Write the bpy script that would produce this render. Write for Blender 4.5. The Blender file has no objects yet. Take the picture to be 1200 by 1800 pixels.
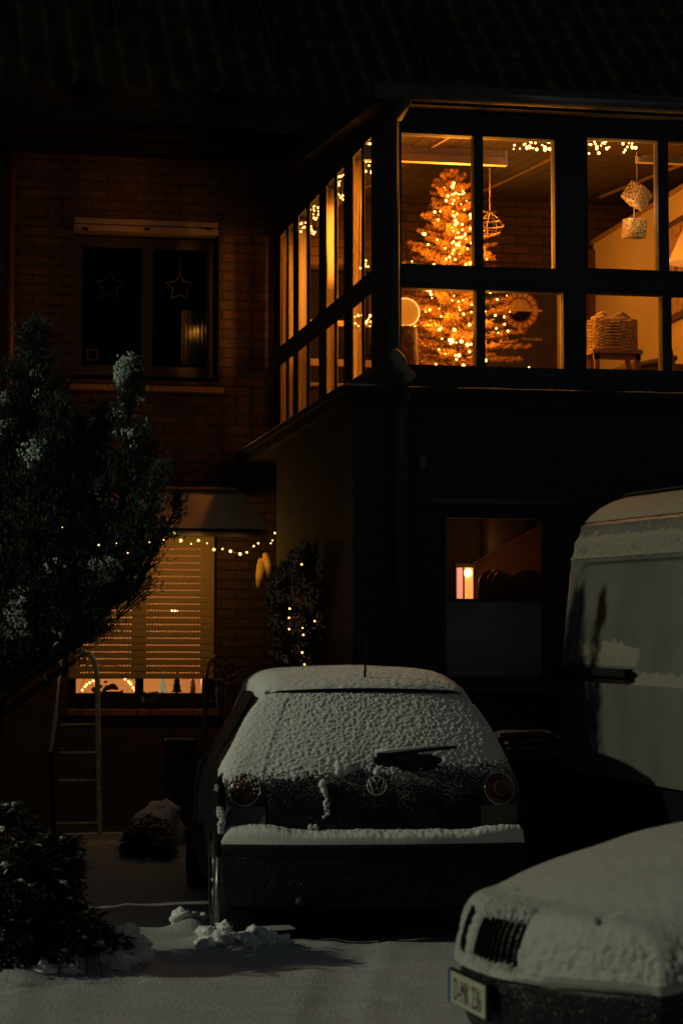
import bpy, bmesh, math, random
from mathutils import Vector, Matrix, noise, Euler
R = math.radians
random.seed(7)
S = bpy.context.scene
COL = S.collection

# ------------------------------------------------------------------ camera
CAM = Vector((0, 0, 1.35)); AZ = R(11.17); TH = R(4.32); F0 = 4250.0
Fv = Vector((math.sin(AZ)*math.cos(TH), math.cos(AZ)*math.cos(TH), math.sin(TH)))
Rv = Vector((math.cos(AZ), -math.sin(AZ), 0))
Uv = Rv.cross(Fv)
def ray(px, py): return Fv*F0 + Rv*(px-600) + Uv*(900-py)
def W(px, py, Y):
    r = ray(px, py); return CAM + r*(Y/r.y)
def WX(px, py, X):
    r = ray(px, py); return CAM + r*(X/r.x)
def WD(px, py, D):
    return CAM + ray(px, py)*(D/F0)
cam = bpy.data.cameras.new('camera'); co = bpy.data.objects.new('camera', cam); COL.objects.link(co)
co.location = CAM
co.rotation_euler = Matrix((Rv, Uv, -Fv)).transposed().to_euler()
cam.sensor_fit = 'VERTICAL'; cam.sensor_height = 36; cam.sensor_width = 24; cam.lens = 85
cam.clip_end = 500; cam.dof.use_dof = True; cam.dof.focus_distance = 17.0; cam.dof.aperture_fstop = 4.0
S.camera = co
S.view_settings.view_transform = 'Standard'; S.view_settings.look = 'None'
S.view_settings.exposure = 0; S.view_settings.gamma = 1
S.cycles.use_denoising = True
S.cycles.max_bounces = 8; S.cycles.transparent_max_bounces = 16
S.cycles.sample_clamp_indirect = 3.0; S.cycles.caustics_reflective = False; S.cycles.caustics_refractive = False

# ------------------------------------------------------------------ world and key light
w = bpy.data.worlds.new('World'); S.world = w; w.use_nodes = True
bg = w.node_tree.nodes['Background']; bg.inputs[0].default_value = (.72, .86, 1, 1); bg.inputs[1].default_value = .027
SUN_EL, SUN_AZ = 25.0, 89.5      # light travels mostly along +X
sl = bpy.data.lights.new('sun', 'SUN'); so = bpy.data.objects.new('sun', sl); COL.objects.link(so)
sl.energy = .84; sl.angle = R(.9); sl.color = (.98, 1, .72)
dv = Vector((math.sin(R(SUN_AZ))*math.cos(R(SUN_EL)), math.cos(R(SUN_AZ))*math.cos(R(SUN_EL)), -math.sin(R(SUN_EL))))
so.rotation_euler = dv.to_track_quat('-Z', 'Y').to_euler(); so.location = (-20, 0, 12)
def lamp(loc, power, color, size=.08, name='room_light'):
    l = bpy.data.lights.new(name, 'POINT'); o = bpy.data.objects.new(name, l); COL.objects.link(o)
    l.energy = power; l.color = color; l.shadow_soft_size = size; o.location = loc; return o
WARM = (1, .31, .02)

# ------------------------------------------------------------------ materials
MATS = {}
def mat(name, col, rough=.7, metal=0, var=0, vscale=8, bump=0, bscale=30, spec=.5, emit=None, estr=0, coat=0):
    if name in MATS: return MATS[name]
    m = bpy.data.materials.new(name); m.use_nodes = True; MATS[name] = m
    nt = m.node_tree; b = nt.nodes['Principled BSDF']
    b.inputs['Base Color'].default_value = (*col, 1); b.inputs['Roughness'].default_value = rough
    b.inputs['Metallic'].default_value = metal; b.inputs['Specular IOR Level'].default_value = spec
    b.inputs['Coat Weight'].default_value = coat
    tc = nt.nodes.new('ShaderNodeTexCoord')
    if var:
        n = nt.nodes.new('ShaderNodeTexNoise'); n.inputs['Scale'].default_value = vscale; n.inputs['Detail'].default_value = 6
        nt.links.new(tc.outputs['Object'], n.inputs['Vector'])
        r = nt.nodes.new('ShaderNodeValToRGB'); r.color_ramp.elements[0].position = .3; r.color_ramp.elements[1].position = .7
        r.color_ramp.elements[0].color = (*[c*(1-var) for c in col], 1); r.color_ramp.elements[1].color = (*[min(1, c*(1+var)) for c in col], 1)
        nt.links.new(n.outputs['Fac'], r.inputs[0]); nt.links.new(r.outputs[0], b.inputs['Base Color'])
    if bump:
        n = nt.nodes.new('ShaderNodeTexNoise'); n.inputs['Scale'].default_value = bscale; n.inputs['Detail'].default_value = 5
        nt.links.new(tc.outputs['Object'], n.inputs['Vector'])
        bp = nt.nodes.new('ShaderNodeBump'); bp.inputs['Strength'].default_value = bump; bp.inputs['Distance'].default_value = .02
        nt.links.new(n.outputs['Fac'], bp.inputs['Height']); nt.links.new(bp.outputs[0], b.inputs['Normal'])
    if emit:
        b.inputs['Emission Color'].default_value = (*emit, 1); b.inputs['Emission Strength'].default_value = estr
    return m
def brick(name, axis, c1, c2, mortar, rough=.85):
    m = bpy.data.materials.new(name); m.use_nodes = True; nt = m.node_tree; b = nt.nodes['Principled BSDF']
    tc = nt.nodes.new('ShaderNodeTexCoord'); sp = nt.nodes.new('ShaderNodeSeparateXYZ'); cb = nt.nodes.new('ShaderNodeCombineXYZ')
    nt.links.new(tc.outputs['Object'], sp.inputs[0]); nt.links.new(sp.outputs[axis], cb.inputs[0]); nt.links.new(sp.outputs[2], cb.inputs[1])
    t = nt.nodes.new('ShaderNodeTexBrick'); t.inputs['Scale'].default_value = 1; t.inputs['Brick Width'].default_value = .25
    t.inputs['Row Height'].default_value = .0833; t.inputs['Mortar Size'].default_value = .008; t.inputs['Mortar Smooth'].default_value = .3
    t.inputs['Bias'].default_value = -.1
    t.inputs['Color1'].default_value = (*c1, 1); t.inputs['Color2'].default_value = (*c2, 1); t.inputs['Mortar'].default_value = (*mortar, 1)
    nt.links.new(cb.outputs[0], t.inputs['Vector'])
    n = nt.nodes.new('ShaderNodeTexNoise'); n.inputs['Scale'].default_value = 14; n.inputs['Detail'].default_value = 7
    nt.links.new(tc.outputs['Object'], n.inputs['Vector'])
    mx = nt.nodes.new('ShaderNodeMixRGB'); mx.blend_type = 'MULTIPLY'; mx.inputs[0].default_value = .7
    rr = nt.nodes.new('ShaderNodeValToRGB'); rr.color_ramp.elements[0].position = .3; rr.color_ramp.elements[0].color = (.45, .45, .45, 1)
    rr.color_ramp.elements[1].position = .65
    nt.links.new(n.outputs['Fac'], rr.inputs[0]); nt.links.new(t.outputs['Color'], mx.inputs[1]); nt.links.new(rr.outputs[0], mx.inputs[2])
    nt.links.new(mx.outputs[0], b.inputs['Base Color']); b.inputs['Roughness'].default_value = rough
    inv = nt.nodes.new('ShaderNodeMath'); inv.operation = 'SUBTRACT'; inv.inputs[0].default_value = 1
    nt.links.new(t.outputs['Fac'], inv.inputs[1])
    ad = nt.nodes.new('ShaderNodeMath'); ad.operation = 'MULTIPLY_ADD'; ad.inputs[1].default_value = .25
    nt.links.new(n.outputs['Fac'], ad.inputs[0]); nt.links.new(inv.outputs[0], ad.inputs[2])
    bp = nt.nodes.new('ShaderNodeBump'); bp.inputs['Distance'].default_value = .008; bp.inputs['Strength'].default_value = .8
    nt.links.new(ad.outputs[0], bp.inputs['Height']); nt.links.new(bp.outputs[0], b.inputs['Normal'])
    return m
def snow_mat(name='snow', col=(.8, .81, .8), bs=60, bump=.35):
    if name in MATS: return MATS[name]
    m = bpy.data.materials.new(name); m.use_nodes = True; MATS[name] = m; nt = m.node_tree; b = nt.nodes['Principled BSDF']
    b.inputs['Base Color'].default_value = (*col, 1); b.inputs['Roughness'].default_value = .75; b.inputs['Specular IOR Level'].default_value = .25
    tc = nt.nodes.new('ShaderNodeTexCoord')
    n = nt.nodes.new('ShaderNodeTexNoise'); n.inputs['Scale'].default_value = bs; n.inputs['Detail'].default_value = 8; n.inputs['Roughness'].default_value = .65
    nt.links.new(tc.outputs['Object'], n.inputs['Vector'])
    bp = nt.nodes.new('ShaderNodeBump'); bp.inputs['Strength'].default_value = bump; bp.inputs['Distance'].default_value = .012
    nt.links.new(n.outputs['Fac'], bp.inputs['Height']); nt.links.new(bp.outputs[0], b.inputs['Normal'])
    # scattered mirror-like ice crystals
    v = nt.nodes.new('ShaderNodeTexVoronoi'); v.inputs['Scale'].default_value = 26
    nt.links.new(tc.outputs['Object'], v.inputs['Vector'])
    l = nt.nodes.new('ShaderNodeMath'); l.operation = 'LESS_THAN'; l.inputs[1].default_value = .055
    nt.links.new(v.outputs['Distance'], l.inputs[0])
    g = nt.nodes.new('ShaderNodeBsdfGlossy'); g.inputs['Roughness'].default_value = .35; g.inputs['Color'].default_value = (1, 1, 1, 1)
    gn = nt.nodes.new('ShaderNodeTexWhiteNoise'); nt.links.new(v.outputs['Color'], gn.inputs['Vector'])
    nm = nt.nodes.new('ShaderNodeVectorMath'); nm.operation = 'MULTIPLY_ADD'; nm.inputs[1].default_value = (2, 2, 2); nm.inputs[2].default_value = (-1, -1, -1)
    nt.links.new(gn.outputs['Color'], nm.inputs[0]); nt.links.new(nm.outputs[0], g.inputs['Normal'])
    ms = nt.nodes.new('ShaderNodeMixShader'); out = nt.nodes['Material Output']
    nt.links.new(l.outputs[0], ms.inputs[0]); nt.links.new(b.outputs[0], ms.inputs[1]); nt.links.new(g.outputs[0], ms.inputs[2])
    nt.links.new(ms.outputs[0], out.inputs[0])
    return m
def glass_mat(name, tint=(1, 1, 1), refl=1.0, film=0, filmcol=(.5, .5, .5)):
    if name in MATS: return MATS[name]
    m = bpy.data.materials.new(name); m.use_nodes = True; MATS[name] = m; nt = m.node_tree; nt.nodes.clear()
    out = nt.nodes.new('ShaderNodeOutputMaterial'); t = nt.nodes.new('ShaderNodeBsdfTransparent'); t.inputs[0].default_value = (*tint, 1)
    g = nt.nodes.new('ShaderNodeBsdfGlossy'); g.inputs['Roughness'].default_value = .02
    f = nt.nodes.new('ShaderNodeFresnel'); f.inputs[0].default_value = 1.2
    mm = nt.nodes.new('ShaderNodeMath'); mm.operation = 'MULTIPLY'; mm.inputs[1].default_value = refl
    ms = nt.nodes.new('ShaderNodeMixShader'); nt.links.new(f.outputs[0], mm.inputs[0])
    ge = nt.nodes.new('ShaderNodeNewGeometry'); fr = nt.nodes.new('ShaderNodeMath'); fr.operation = 'MULTIPLY_ADD'; fr.inputs[1].default_value = -1; fr.inputs[2].default_value = 1
    nt.links.new(ge.outputs['Backfacing'], fr.inputs[0]); m3 = nt.nodes.new('ShaderNodeMath'); m3.operation = 'MULTIPLY'; nt.links.new(mm.outputs[0], m3.inputs[0]); nt.links.new(fr.outputs[0], m3.inputs[1]); nt.links.new(m3.outputs[0], ms.inputs[0])
    nt.links.new(t.outputs[0], ms.inputs[1]); nt.links.new(g.outputs[0], ms.inputs[2]); last = ms
    if film:
        d = nt.nodes.new('ShaderNodeBsdfDiffuse'); d.inputs[0].default_value = (*filmcol, 1)
        m2 = nt.nodes.new('ShaderNodeMixShader'); m2.inputs[0].default_value = film
        nt.links.new(ms.outputs[0], m2.inputs[1]); nt.links.new(d.outputs[0], m2.inputs[2]); last = m2
    nt.links.new(last.outputs[0], out.inputs[0]); return m

SNOW = snow_mat()
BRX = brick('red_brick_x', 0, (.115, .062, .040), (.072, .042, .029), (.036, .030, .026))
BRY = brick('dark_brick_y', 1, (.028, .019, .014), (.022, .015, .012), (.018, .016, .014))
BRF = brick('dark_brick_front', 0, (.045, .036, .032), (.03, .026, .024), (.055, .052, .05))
ANTH = mat('anthracite_frame', (.045, .049, .054), .7, var=.2, vscale=3, spec=.2)
LIGHTWOOD = mat('light_wood_inner_frame', (.66, .5, .32), .5, var=.12, vscale=5)
WHITEP = mat('white_plaster', (.78, .62, .32), .9, var=.05, vscale=2, bump=.1)
DARKWOOD = mat('dark_timber', (.07, .042, .025), .7, var=.4, vscale=6)
BLACK = mat('black_rubber', (.012, .012, .013), .85, spec=.1)
GLASS = glass_mat('window_glass'); GLASSD = glass_mat('dark_window_glass', (.75, .8, .85))
BEIGE = mat('beige_painted_metal', (.34, .25, .15), .5, var=.12, vscale=3, bump=.05)
ZINC = mat('zinc_sheet', (.05, .058, .066), .7, .1, var=.2, vscale=5)

# ------------------------------------------------------------------ mesh helpers
class MB:
    def __init__(s): s.v = []; s.f = []; s.m = []
    def add(s, vs, fs, mi=0):
        n = len(s.v); s.v += [tuple(v) for v in vs]; s.f += [tuple(i+n for i in f) for f in fs]; s.m += [mi]*len(fs)
    def box(s, x0, x1, y0, y1, z0, z1, mi=0, M=None):
        vs = [Vector((x, y, z)) for x in (x0, x1) for y in (y0, y1) for z in (z0, z1)]
        if M is not None: vs = [M @ v for v in vs]
        s.add(vs, [(0, 1, 3, 2), (4, 6, 7, 5), (0, 4, 5, 1), (2, 3, 7, 6), (0, 2, 6, 4), (1, 5, 7, 3)], mi)
    def tube(s, pts, r, n=8, mi=0, cap=True):
        pts = [Vector(p) for p in pts]; rs = r if isinstance(r, (list, tuple)) else [r]*len(pts); vs = []; fs = []
        up = Vector((0, 0, 1))
        for i, p in enumerate(pts):
            t = (pts[min(i+1, len(pts)-1)] - pts[max(i-1, 0)]).normalized()
            a = t.cross(up if abs(t.z) < .95 else Vector((1, 0, 0))).normalized(); b = t.cross(a)
            for k in range(n):
                q = 2*math.pi*k/n; vs.append(p + (a*math.cos(q)+b*math.sin(q))*rs[i])
        for i in range(len(pts)-1):
            for k in range(n):
                fs.append((i*n+k, i*n+(k+1) % n, (i+1)*n+(k+1) % n, (i+1)*n+k))
        if cap: fs += [tuple(range(n-1, -1, -1)), tuple(range((len(pts)-1)*n, len(pts)*n))]
        s.add(vs, fs, mi)
    def lathe(s, prof, c, n=20, mi=0, M=None):
        vs = []; fs = []
        for (r, z) in prof:
            for k in range(n):
                q = 2*math.pi*k/n; v = Vector((r*math.cos(q), r*math.sin(q), z))
                vs.append((M @ v if M is not None else v) + Vector(c))
        for i in range(len(prof)-1):
            for k in range(n): fs.append((i*n+k, i*n+(k+1) % n, (i+1)*n+(k+1) % n, (i+1)*n+k))
        s.add(vs, fs, mi)
    def ball(s, c, r, n=10, m=7, mi=0, jit=0, sq=(1, 1, 1)):
        vs = []; fs = []; c = Vector(c)
        for i in range(m+1):
            th = math.pi*i/m
            for k in range(n):
                q = 2*math.pi*k/n; d = Vector((math.sin(th)*math.cos(q)*sq[0], math.sin(th)*math.sin(q)*sq[1], math.cos(th)*sq[2]))
                rr = r*(1+jit*(noise.noise((d*1.7+c*9))+(.45*noise.noise(d*4+c*17) if n > 12 else 0)))
                vs.append(c+d*rr)
        for i in range(m):
            for k in range(n): fs.append((i*n+k, (i+1)*n+k, (i+1)*n+(k+1) % n, i*n+(k+1) % n))
        s.add(vs, fs, mi)
    def build(s, name, mats, parent=None, smooth=False, label=None, merge=False):
        me = bpy.data.meshes.new(name); me.from_pydata(s.v, [], s.f)
        if not isinstance(mats, (list, tuple)): mats = [mats]
        for m in mats: me.materials.append(m)
        if len(mats) > 1: me.polygons.foreach_set('material_index', s.m)
        if merge:
            b = bmesh.new(); b.from_mesh(me); bmesh.ops.remove_doubles(b, verts=b.verts, dist=.0005); b.to_mesh(me); b.free()
        if smooth: me.polygons.foreach_set('use_smooth', [True]*len(me.polygons))
        me.update(); o = bpy.data.objects.new(name, me); COL.objects.link(o)
        if parent is not None: o.parent = parent
        if label: o['label'] = label
        return o
def thing(name, label, cat, loc=(0, 0, 0), rz=0, group=None):
    o = bpy.data.objects.new(name, None); COL.objects.link(o); o.location = loc; o.rotation_euler = (0, 0, rz)
    o['label'] = label; o['category'] = cat
    if group: o['group'] = group
    o.empty_display_size = .1
    return o
def tag(o, label, cat, group=None, kind=None):
    if label: o['label'] = label
    if cat: o['category'] = cat
    if group: o['group'] = group
    if kind: o['kind'] = kind
    return o
def bevel(o, w=.01, seg=2, ang=35):
    m = o.modifiers.new('bevel', 'BEVEL'); m.width = w; m.segments = seg; m.limit_method = 'ANGLE'; m.angle_limit = R(ang); return o
def holed(mb, plane, c0, c1, u0, u1, z0, z1, holes, mi=0):
    """slab with rectangular holes. plane 'y': u is X, slab from y=c0..c1; plane 'x': u is Y, slab from x=c0..c1"""
    us = sorted({u0, u1, *[h[0] for h in holes], *[h[2] for h in holes]}); zs = sorted({z0, z1, *[h[1] for h in holes], *[h[3] for h in holes]})
    us = [u for u in us if u0-1e-9 <= u <= u1+1e-9]; zs = [z for z in zs if z0-1e-9 <= z <= z1+1e-9]
    def solid(i, j):
        if i < 0 or j < 0 or i >= len(us)-1 or j >= len(zs)-1: return False
        cu = (us[i]+us[i+1])/2; cz = (zs[j]+zs[j+1])/2
        return not any(h[0] < cu < h[2] and h[1] < cz < h[3] for h in holes)
    def P(u, c, z): return (u, c, z) if plane == 'y' else (c, u, z)
    for i in range(len(us)-1):
        for j in range(len(zs)-1):
            if not solid(i, j): continue
            a, b, c, d = us[i], us[i+1], zs[j], zs[j+1]
            q = []
            q.append([P(a, c0, c), P(b, c0, c), P(b, c0, d), P(a, c0, d)])
            q.append([P(a, c1, c), P(a, c1, d), P(b, c1, d), P(b, c1, c)])
            if not solid(i-1, j): q.append([P(a, c0, c), P(a, c0, d), P(a, c1, d), P(a, c1, c)])
            if not solid(i+1, j): q.append([P(b, c0, c), P(b, c1, c), P(b, c1, d), P(b, c0, d)])
            if not solid(i, j-1): q.append([P(a, c0, c), P(a, c1, c), P(b, c1, c), P(b, c0, c)])
            if not solid(i, j+1): q.append([P(a, c0, d), P(b, c0, d), P(b, c1, d), P(a, c1, d)])
            for f in q: mb.add(f, [(0, 1, 2, 3)], mi)
def rectY(x0, y0, x1, y1, Y):
    a = W(x0, y0, Y); b = W(x1, y1, Y); return (a.x, b.z, b.x, a.z)

BULB_M = mat('warm_glowing_bulb', (1, .6, .25), .4, emit=(1, .42, .09), estr=9)
BULB_Y = mat('yellow_glowing_bulb', (1, .8, .3), .4, emit=(1, .58, .16), estr=3.5)
_bm = {}
def bulb_mesh(m, r):
    k = (m.name, r)
    if k not in _bm:
        b = MB(); b.ball((0, 0, 0), r, 8, 6); me = bpy.data.meshes.new('bulb'); me.from_pydata(b.v, [], b.f); me.materials.append(m)
        me.polygons.foreach_set('use_smooth', [True]*len(me.polygons)); _bm[k] = me
    return _bm[k]
def bulbs(parent, pts, m=BULB_M, r=.010):
    for p in pts:
        o = bpy.data.objects.new('bulb', bulb_mesh(m, round(r*random.choice((.65, .85, 1, 1.25)), 4))); COL.objects.link(o); o.location = p; o.parent = parent
def light_string(label, pts, m=BULB_M, r=.010, group=None, wire=True, cable_r=.0018):
    t = thing('light_string', label, 'string lights', (0, 0, 0), 0, group)
    if wire and len(pts) > 1:
        c = MB(); c.tube(pts, cable_r, 4); c.build('cable', mat('green_cable', (.015, .02, .012), .6), t)
    bulbs(t, pts, m, r); return t

exec_sections = []
# ------------------------------------------------------------------ ground
def hsnow(x, y):
    t = max(0, min(1, (y-14.2)/4.6)); z = .19*t*t*(3-2*t)
    z += .018*noise.noise(Vector((x*.7, y*.9, 0))) + .008*noise.noise(Vector((x*3, y*4, 3)))
    if 8 < y < 17 and -2 < x < 7:
        z += .011*noise.noise(Vector((x*1.1, y*7, 11))) + .004*noise.noise(Vector((x*6, y*22, 4)))
        z += .006*noise.noise(Vector((x*9, y*12, 5)))
        # wheel ruts running towards the street
        for rx in (.35, 1.95, 3.3):
            q = (x-rx-.10*math.sin(y*.9+rx)-.18*(y-9.5))/.105; z += (-.010*math.exp(-q**4)+.005*math.exp(-((abs(q)-1.5)/.45)**2))*(1+.35*noise.noise(Vector((x*9, y*14, 2))))
        for (fx, fy, fa) in STEPS:
            c_, s_ = math.cos(fa), math.sin(fa); u = (x-fx)*c_+(y-fy)*s_; v = -(x-fx)*s_+(y-fy)*c_; q = (u/.15)**2+(v/.062)**2
            if q < 4: z += -.03*math.exp(-q*q)+.010*math.exp(-((q-1.8)/.6)**2)
    for (cx, cy, s, h) in BUMPS:
        d = ((x-cx)**2+(y-cy)**2)/(s*s)
        if d < 9: z += h*math.exp(-d)*(1+.5*noise.noise(Vector((x*8, y*8, 9))))
    return z
def g(px, py): # ground point seen at a pixel
    r = ray(px, py); p = CAM + r*(-CAM.z/r.z); return p
BUMPS = []
STEPS = [(.55+i*.33, 11.2+.10*(i % 2)+.16*i, .42) for i in range(5)] + [(3.6-i*.02+.14*(i % 2), 9.9+i*.34, 1.5) for i in range(8)]
for (px, py, s, h) in [(190, 1702, .10, .07), (225, 1698, .13, .10), (150, 1706, .12, .05), (60, 1712, .14, .05), (330, 1632, .10, .08),
                       (385, 1655, .16, .06), (430, 1668, .15, .05), (470, 1668, .14, .06), (510, 1680, .2, .03), (20, 1720, .15, .05), (110, 1708, .1, .04)]:
    p = g(px, py); BUMPS.append((p.x, p.y, s, h))
def axis(lo, hi, flo, fhi, fine, coarse):
    a = []; v = lo
    while v < flo: a.append(v); v += coarse
    v = flo
    while v < fhi: a.append(v); v += fine
    v = fhi
    while v <= hi: a.append(v); v += coarse
    return a
xs = axis(-60, 70, -1.4, 6.2, .045, 3.0); ys = axis(-10, 120, 9.4, 19.4, .05, 3.0)
gb = MB(); nx = len(xs)
gb.v = [(x, y, hsnow(x, y)) for y in ys for x in xs]
gb.f = [(j*nx+i, j*nx+i+1, (j+1)*nx+i+1, (j+1)*nx+i) for j in range(len(ys)-1) for i in range(nx-1)]; gb.m = [0]*len(gb.f)
tag(gb.build('ground', snow_mat('ground_snow', (.46, .47, .46), 45, 1.0), smooth=True), 'snow-covered driveway and yard with ruts and kicked-up lumps', 'ground', kind='structure')
# kicked up snow clods
def clods(name, label, spots, mt=SNOW):
    b = MB()
    for (x, y, r) in spots:
        b.ball((x, y, hsnow(x, y)+r*.2), r, 22, 15, jit=.7, sq=(1.2, 1, .8))
    return tag(b.build(name, mt, smooth=True), label, 'snow pile', 'snow heaps kicked up on the driveway')
def spots(px0, py0, px1, py1, n, r0, r1):
    o = []
    for i in range(n):
        p = g(random.uniform(px0, px1), random.uniform(py0, py1)); o.append((p.x, p.y, random.uniform(r0, r1)))
    return o
clods('snow_pile', 'lumpy snow kicked up at the left rear wheel of the hatchback', spots(345, 1650, 500, 1674, 60, .012, .05))
_p = g(331, 1630); clods('snow_pile', 'small rounded snow heap left of the metal post', [(_p.x+random.uniform(-.05, .05), _p.y+random.uniform(-.04, .04), random.uniform(.045, .07)) for _ in range(7)])
clods('snow_pile', 'rounded snow lumps at the foot of the leafy bush', spots(140, 1692, 245, 1708, 9, .04, .085) + spots(0, 1705, 130, 1720, 10, .03, .06))

# ------------------------------------------------------------------ the brick house
YF = 20.5
house = thing('brick_house', 'red brick two-storey house with tiled roof behind the parked cars', 'house', (0, YF, 0))
hl = Vector((0, YF, 0))
def sub(mb):
    mb.v = [(x-hl.x, y-hl.y, z-hl.z) for (x, y, z) in mb.v]; return mb
UW = rectY(130, 385, 384, 672, YF); LW = rectY(122, 930, 382, 1247, YF)
KW = (3.62, 4.05, 4.35, 5.1)  # window into the conservatory
b = MB(); holed(b, 'y', YF, YF+.3, -9, 12, -.3, 6.4, [UW, LW, KW]); sub(b).build('wall', BRX, house)
# window in the upper storey
def window_in(rect, Y, mull, parent, fm, gm, fw=.07, dep=.09, name='window', panes=True, gy=.045):
    x0, z0, x1, z1 = rect; hs = []
    edges = [x0+fw] + [v for m in mull for v in (m-fw*.55, m+fw*.55)] + [x1-fw]
    for i in range(0, len(edges), 2): hs.append((edges[i], z0+fw, edges[i+1], z1-fw))
    b = MB(); holed(b, 'y', Y, Y+dep, x0+.002, x1-.002, z0+.002, z1-.002, hs)
    o = sub(b).build(name, fm, parent)
    for h in hs:
        p = MB(); p.box(h[0]-.005, h[2]+.005, Y+gy, Y+gy+.006, h[1]-.005, h[3]+.005); sub(p).build('pane', gm, o)
    return o
FRAMEB = mat('brown_window_frame', (.010, .007, .005), .5, var=.2, vscale=4)
uz = W(262, 545, YF)
w1 = window_in((UW[0]+.0, UW[1]+.05, UW[2], UW[3]-.12), YF+.13, [W(262, 500, YF).x], house, FRAMEB, GLASSD, .09)
b = MB(); b.box(UW[0]-.0, UW[2]-.01, YF-.035, YF+.22, W(255, 410, YF).z, W(255, 399, YF).z); b.box(UW[0], UW[2]-.01, YF-.02, YF+.22, W(255, 398, YF).z+.004, W(255, 387, YF).z)
for px in (150, 258, 366):
    q = W(px, 404, YF); b.box(q.x-.025, q.x+.025, YF-.05, YF-.037, q.z-.012, q.z+.012, 1)
o = sub(b).build('shutter_box', [BEIGE, BLACK], w1); o['label'] = 'beige rolled-up shutter box over the upper window'; bevel(o, .006)
b = MB(); s0 = W(122, 676, YF); b.box(s0.x, W(392, 676, YF).x, YF-.07, YF+.12, s0.z-.045, s0.z+.0); o = sub(b).build('sill', mat('ochre_sill', (.33, .17, .07), .6, var=.2), w1)
b = MB(); b.box(s0.x+.02, s0.x+1.25, YF-.06, YF+.05, s0.z+.001, s0.z+.014)
# dark room behind upper window
def room(name, x0, x1, y0, y1, z0, z1, m, parent, back=True):
    b = MB(); t = .05
    b.box(x0-t, x0, y0, y1, z0, z1); b.box(x1, x1+t, y0, y1, z0, z1); b.box(x0-t, x1+t, y0, y1, z0-t, z0-.001); b.box(x0-t, x1+t, y0, y1, z1+.001, z1+t)
    b.box(x0-t, x1+t, y1+.001, y1+t, z0-t, z1+t); return sub(b).build(name, m, parent)
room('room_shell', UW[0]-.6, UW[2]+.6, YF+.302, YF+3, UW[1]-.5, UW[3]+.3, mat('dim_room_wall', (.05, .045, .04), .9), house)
# interior of the lower room (lit)
room('room_shell', LW[0]-.5, LW[2]+.5, YF+.302, YF+2.2, LW[1]-.6, LW[3]+.4, mat('peach_room_wall', (.75, .58, .45), .9), house)
# small opening towards the conservatory: shelf boards
b = MB(); b.box(3.5, 4.4, YF-.02, YF+.2, 4.02, 4.05); b.box(3.62, 4.35, YF-.015, YF+.06, 4.55, 4.60); b.box(3.62, 4.35, YF-.012, YF+.05, 4.2, 4.26)
o = sub(b).build('window', LIGHTWOOD, house)
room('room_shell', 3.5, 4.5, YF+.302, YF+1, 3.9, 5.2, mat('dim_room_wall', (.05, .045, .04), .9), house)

# lower window: frame, shutter, sill
mx = W(249, 1205, YF).x
SH_X0, SH_X1 = W(122, 1000, YF).x+.012, W(382, 1000, YF).x-.012
SH_TOP, SH_BOT = W(250, 932, YF).z, W(250, 1193, YF).z
gx0, gx1 = W(137, 1205, YF).x, W(360, 1205, YF).x; gzb = W(250, 1218, YF).z
b = MB(); m2 = .035
holed(b, 'y', YF+.16, YF+.24, LW[0]+.002, LW[2]-.002, LW[1]+.002, LW[3]-.002, [(gx0, gzb, mx-m2, LW[3]-.1), (mx+m2, gzb, gx1, LW[3]-.1)])
w2 = sub(b).build('window', FRAMEB, house)
for (a, c) in ((gx0, mx-m2), (mx+m2, gx1)):
    p = MB(); p.box(a-.004, c+.004, YF+.2, YF+.206, gzb-.004, LW[3]-.096); sub(p).build('pane', GLASS, w2)
# roller shutter with real light slots
b = MB(); pitch = .0588; z = SH_BOT; row = 0; HH = .0065
sh_m = mat('beige_shutter_slats', (.56, .37, .14), .55, var=.08, vscale=5)
while z + pitch < SH_TOP:
    y0, y1 = YF+.10, YF+.112
    b.box(SH_X0, SH_X1, y0+.002, y1, z, z+pitch-HH-.006)
    b.box(SH_X0, SH_X1, y0-.002, y1, z+.008, z+pitch-HH-.014)   # slat belly
    zt = z+pitch-HH
    if row >= 0 and zt < SH_TOP-.12:
        sections = [(gx0+.03, mx-m2-.02), (mx+m2+.02, gx1-.015)]; x = SH_X0
        for (sa, sb) in sections:
            b.box(x, sa, y0+.003, y1, zt-.006, zt+HH); k = sa
            while k + .026 < sb:
                wd = .0145
                b.box(k+wd, k+.026, y0+.003, y1, zt-.006, zt+HH); k += .026
            x = k
        b.box(x, SH_X1, y0+.003, y1, zt-.006, zt+HH)
    else: b.box(SH_X0, SH_X1, y0+.003, y1, zt-.006, zt+HH)
    z += pitch; row += 1
b.box(SH_X0, SH_X1, YF+.099, YF+.113, z, SH_TOP+.1)
o = sub(b).build('shutter', sh_m, w2); o['label'] = 'half-lowered beige roller shutter with rows of glowing slots'
b = MB(); s1 = W(118, 1252, YF)
for i in range(11):
    xa = s1.x + i*.118; b.box(xa, xa+.112, YF-.05, YF+.15, s1.z-.03, s1.z+.026)
o = sub(b).build('sill', mat('brick_sill', (.30, .12, .05), .8, var=.3, vscale=9, bump=.3), w2); bevel(o, .005)
lamp((W(190, 1200, YF).x, YF+.9, 2.1), 20, (1, .50, .15), .12)
lamp((W(320, 1200, YF).x, YF+1.0, 1.5), 9, (1, .50, .19), .1)
# bright lamp bulbs seen through the slots
t = thing('pendant_lamp', 'small glowing pendant lamp seen through the roller shutter slots', 'lamp', W(306, 1076, YF+.7))
b = MB(); b.ball((0, 0, 0), .035, 12, 8); b.build('bulb', mat('hot_bulb', (1, .8, .5), .4, emit=(1, .62, .25), estr=9), t, True)
b = MB(); b.tube([(0, 0, .03), (0, 0, .6)], .004, 5); b.build('cord', BLACK, t)

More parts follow.
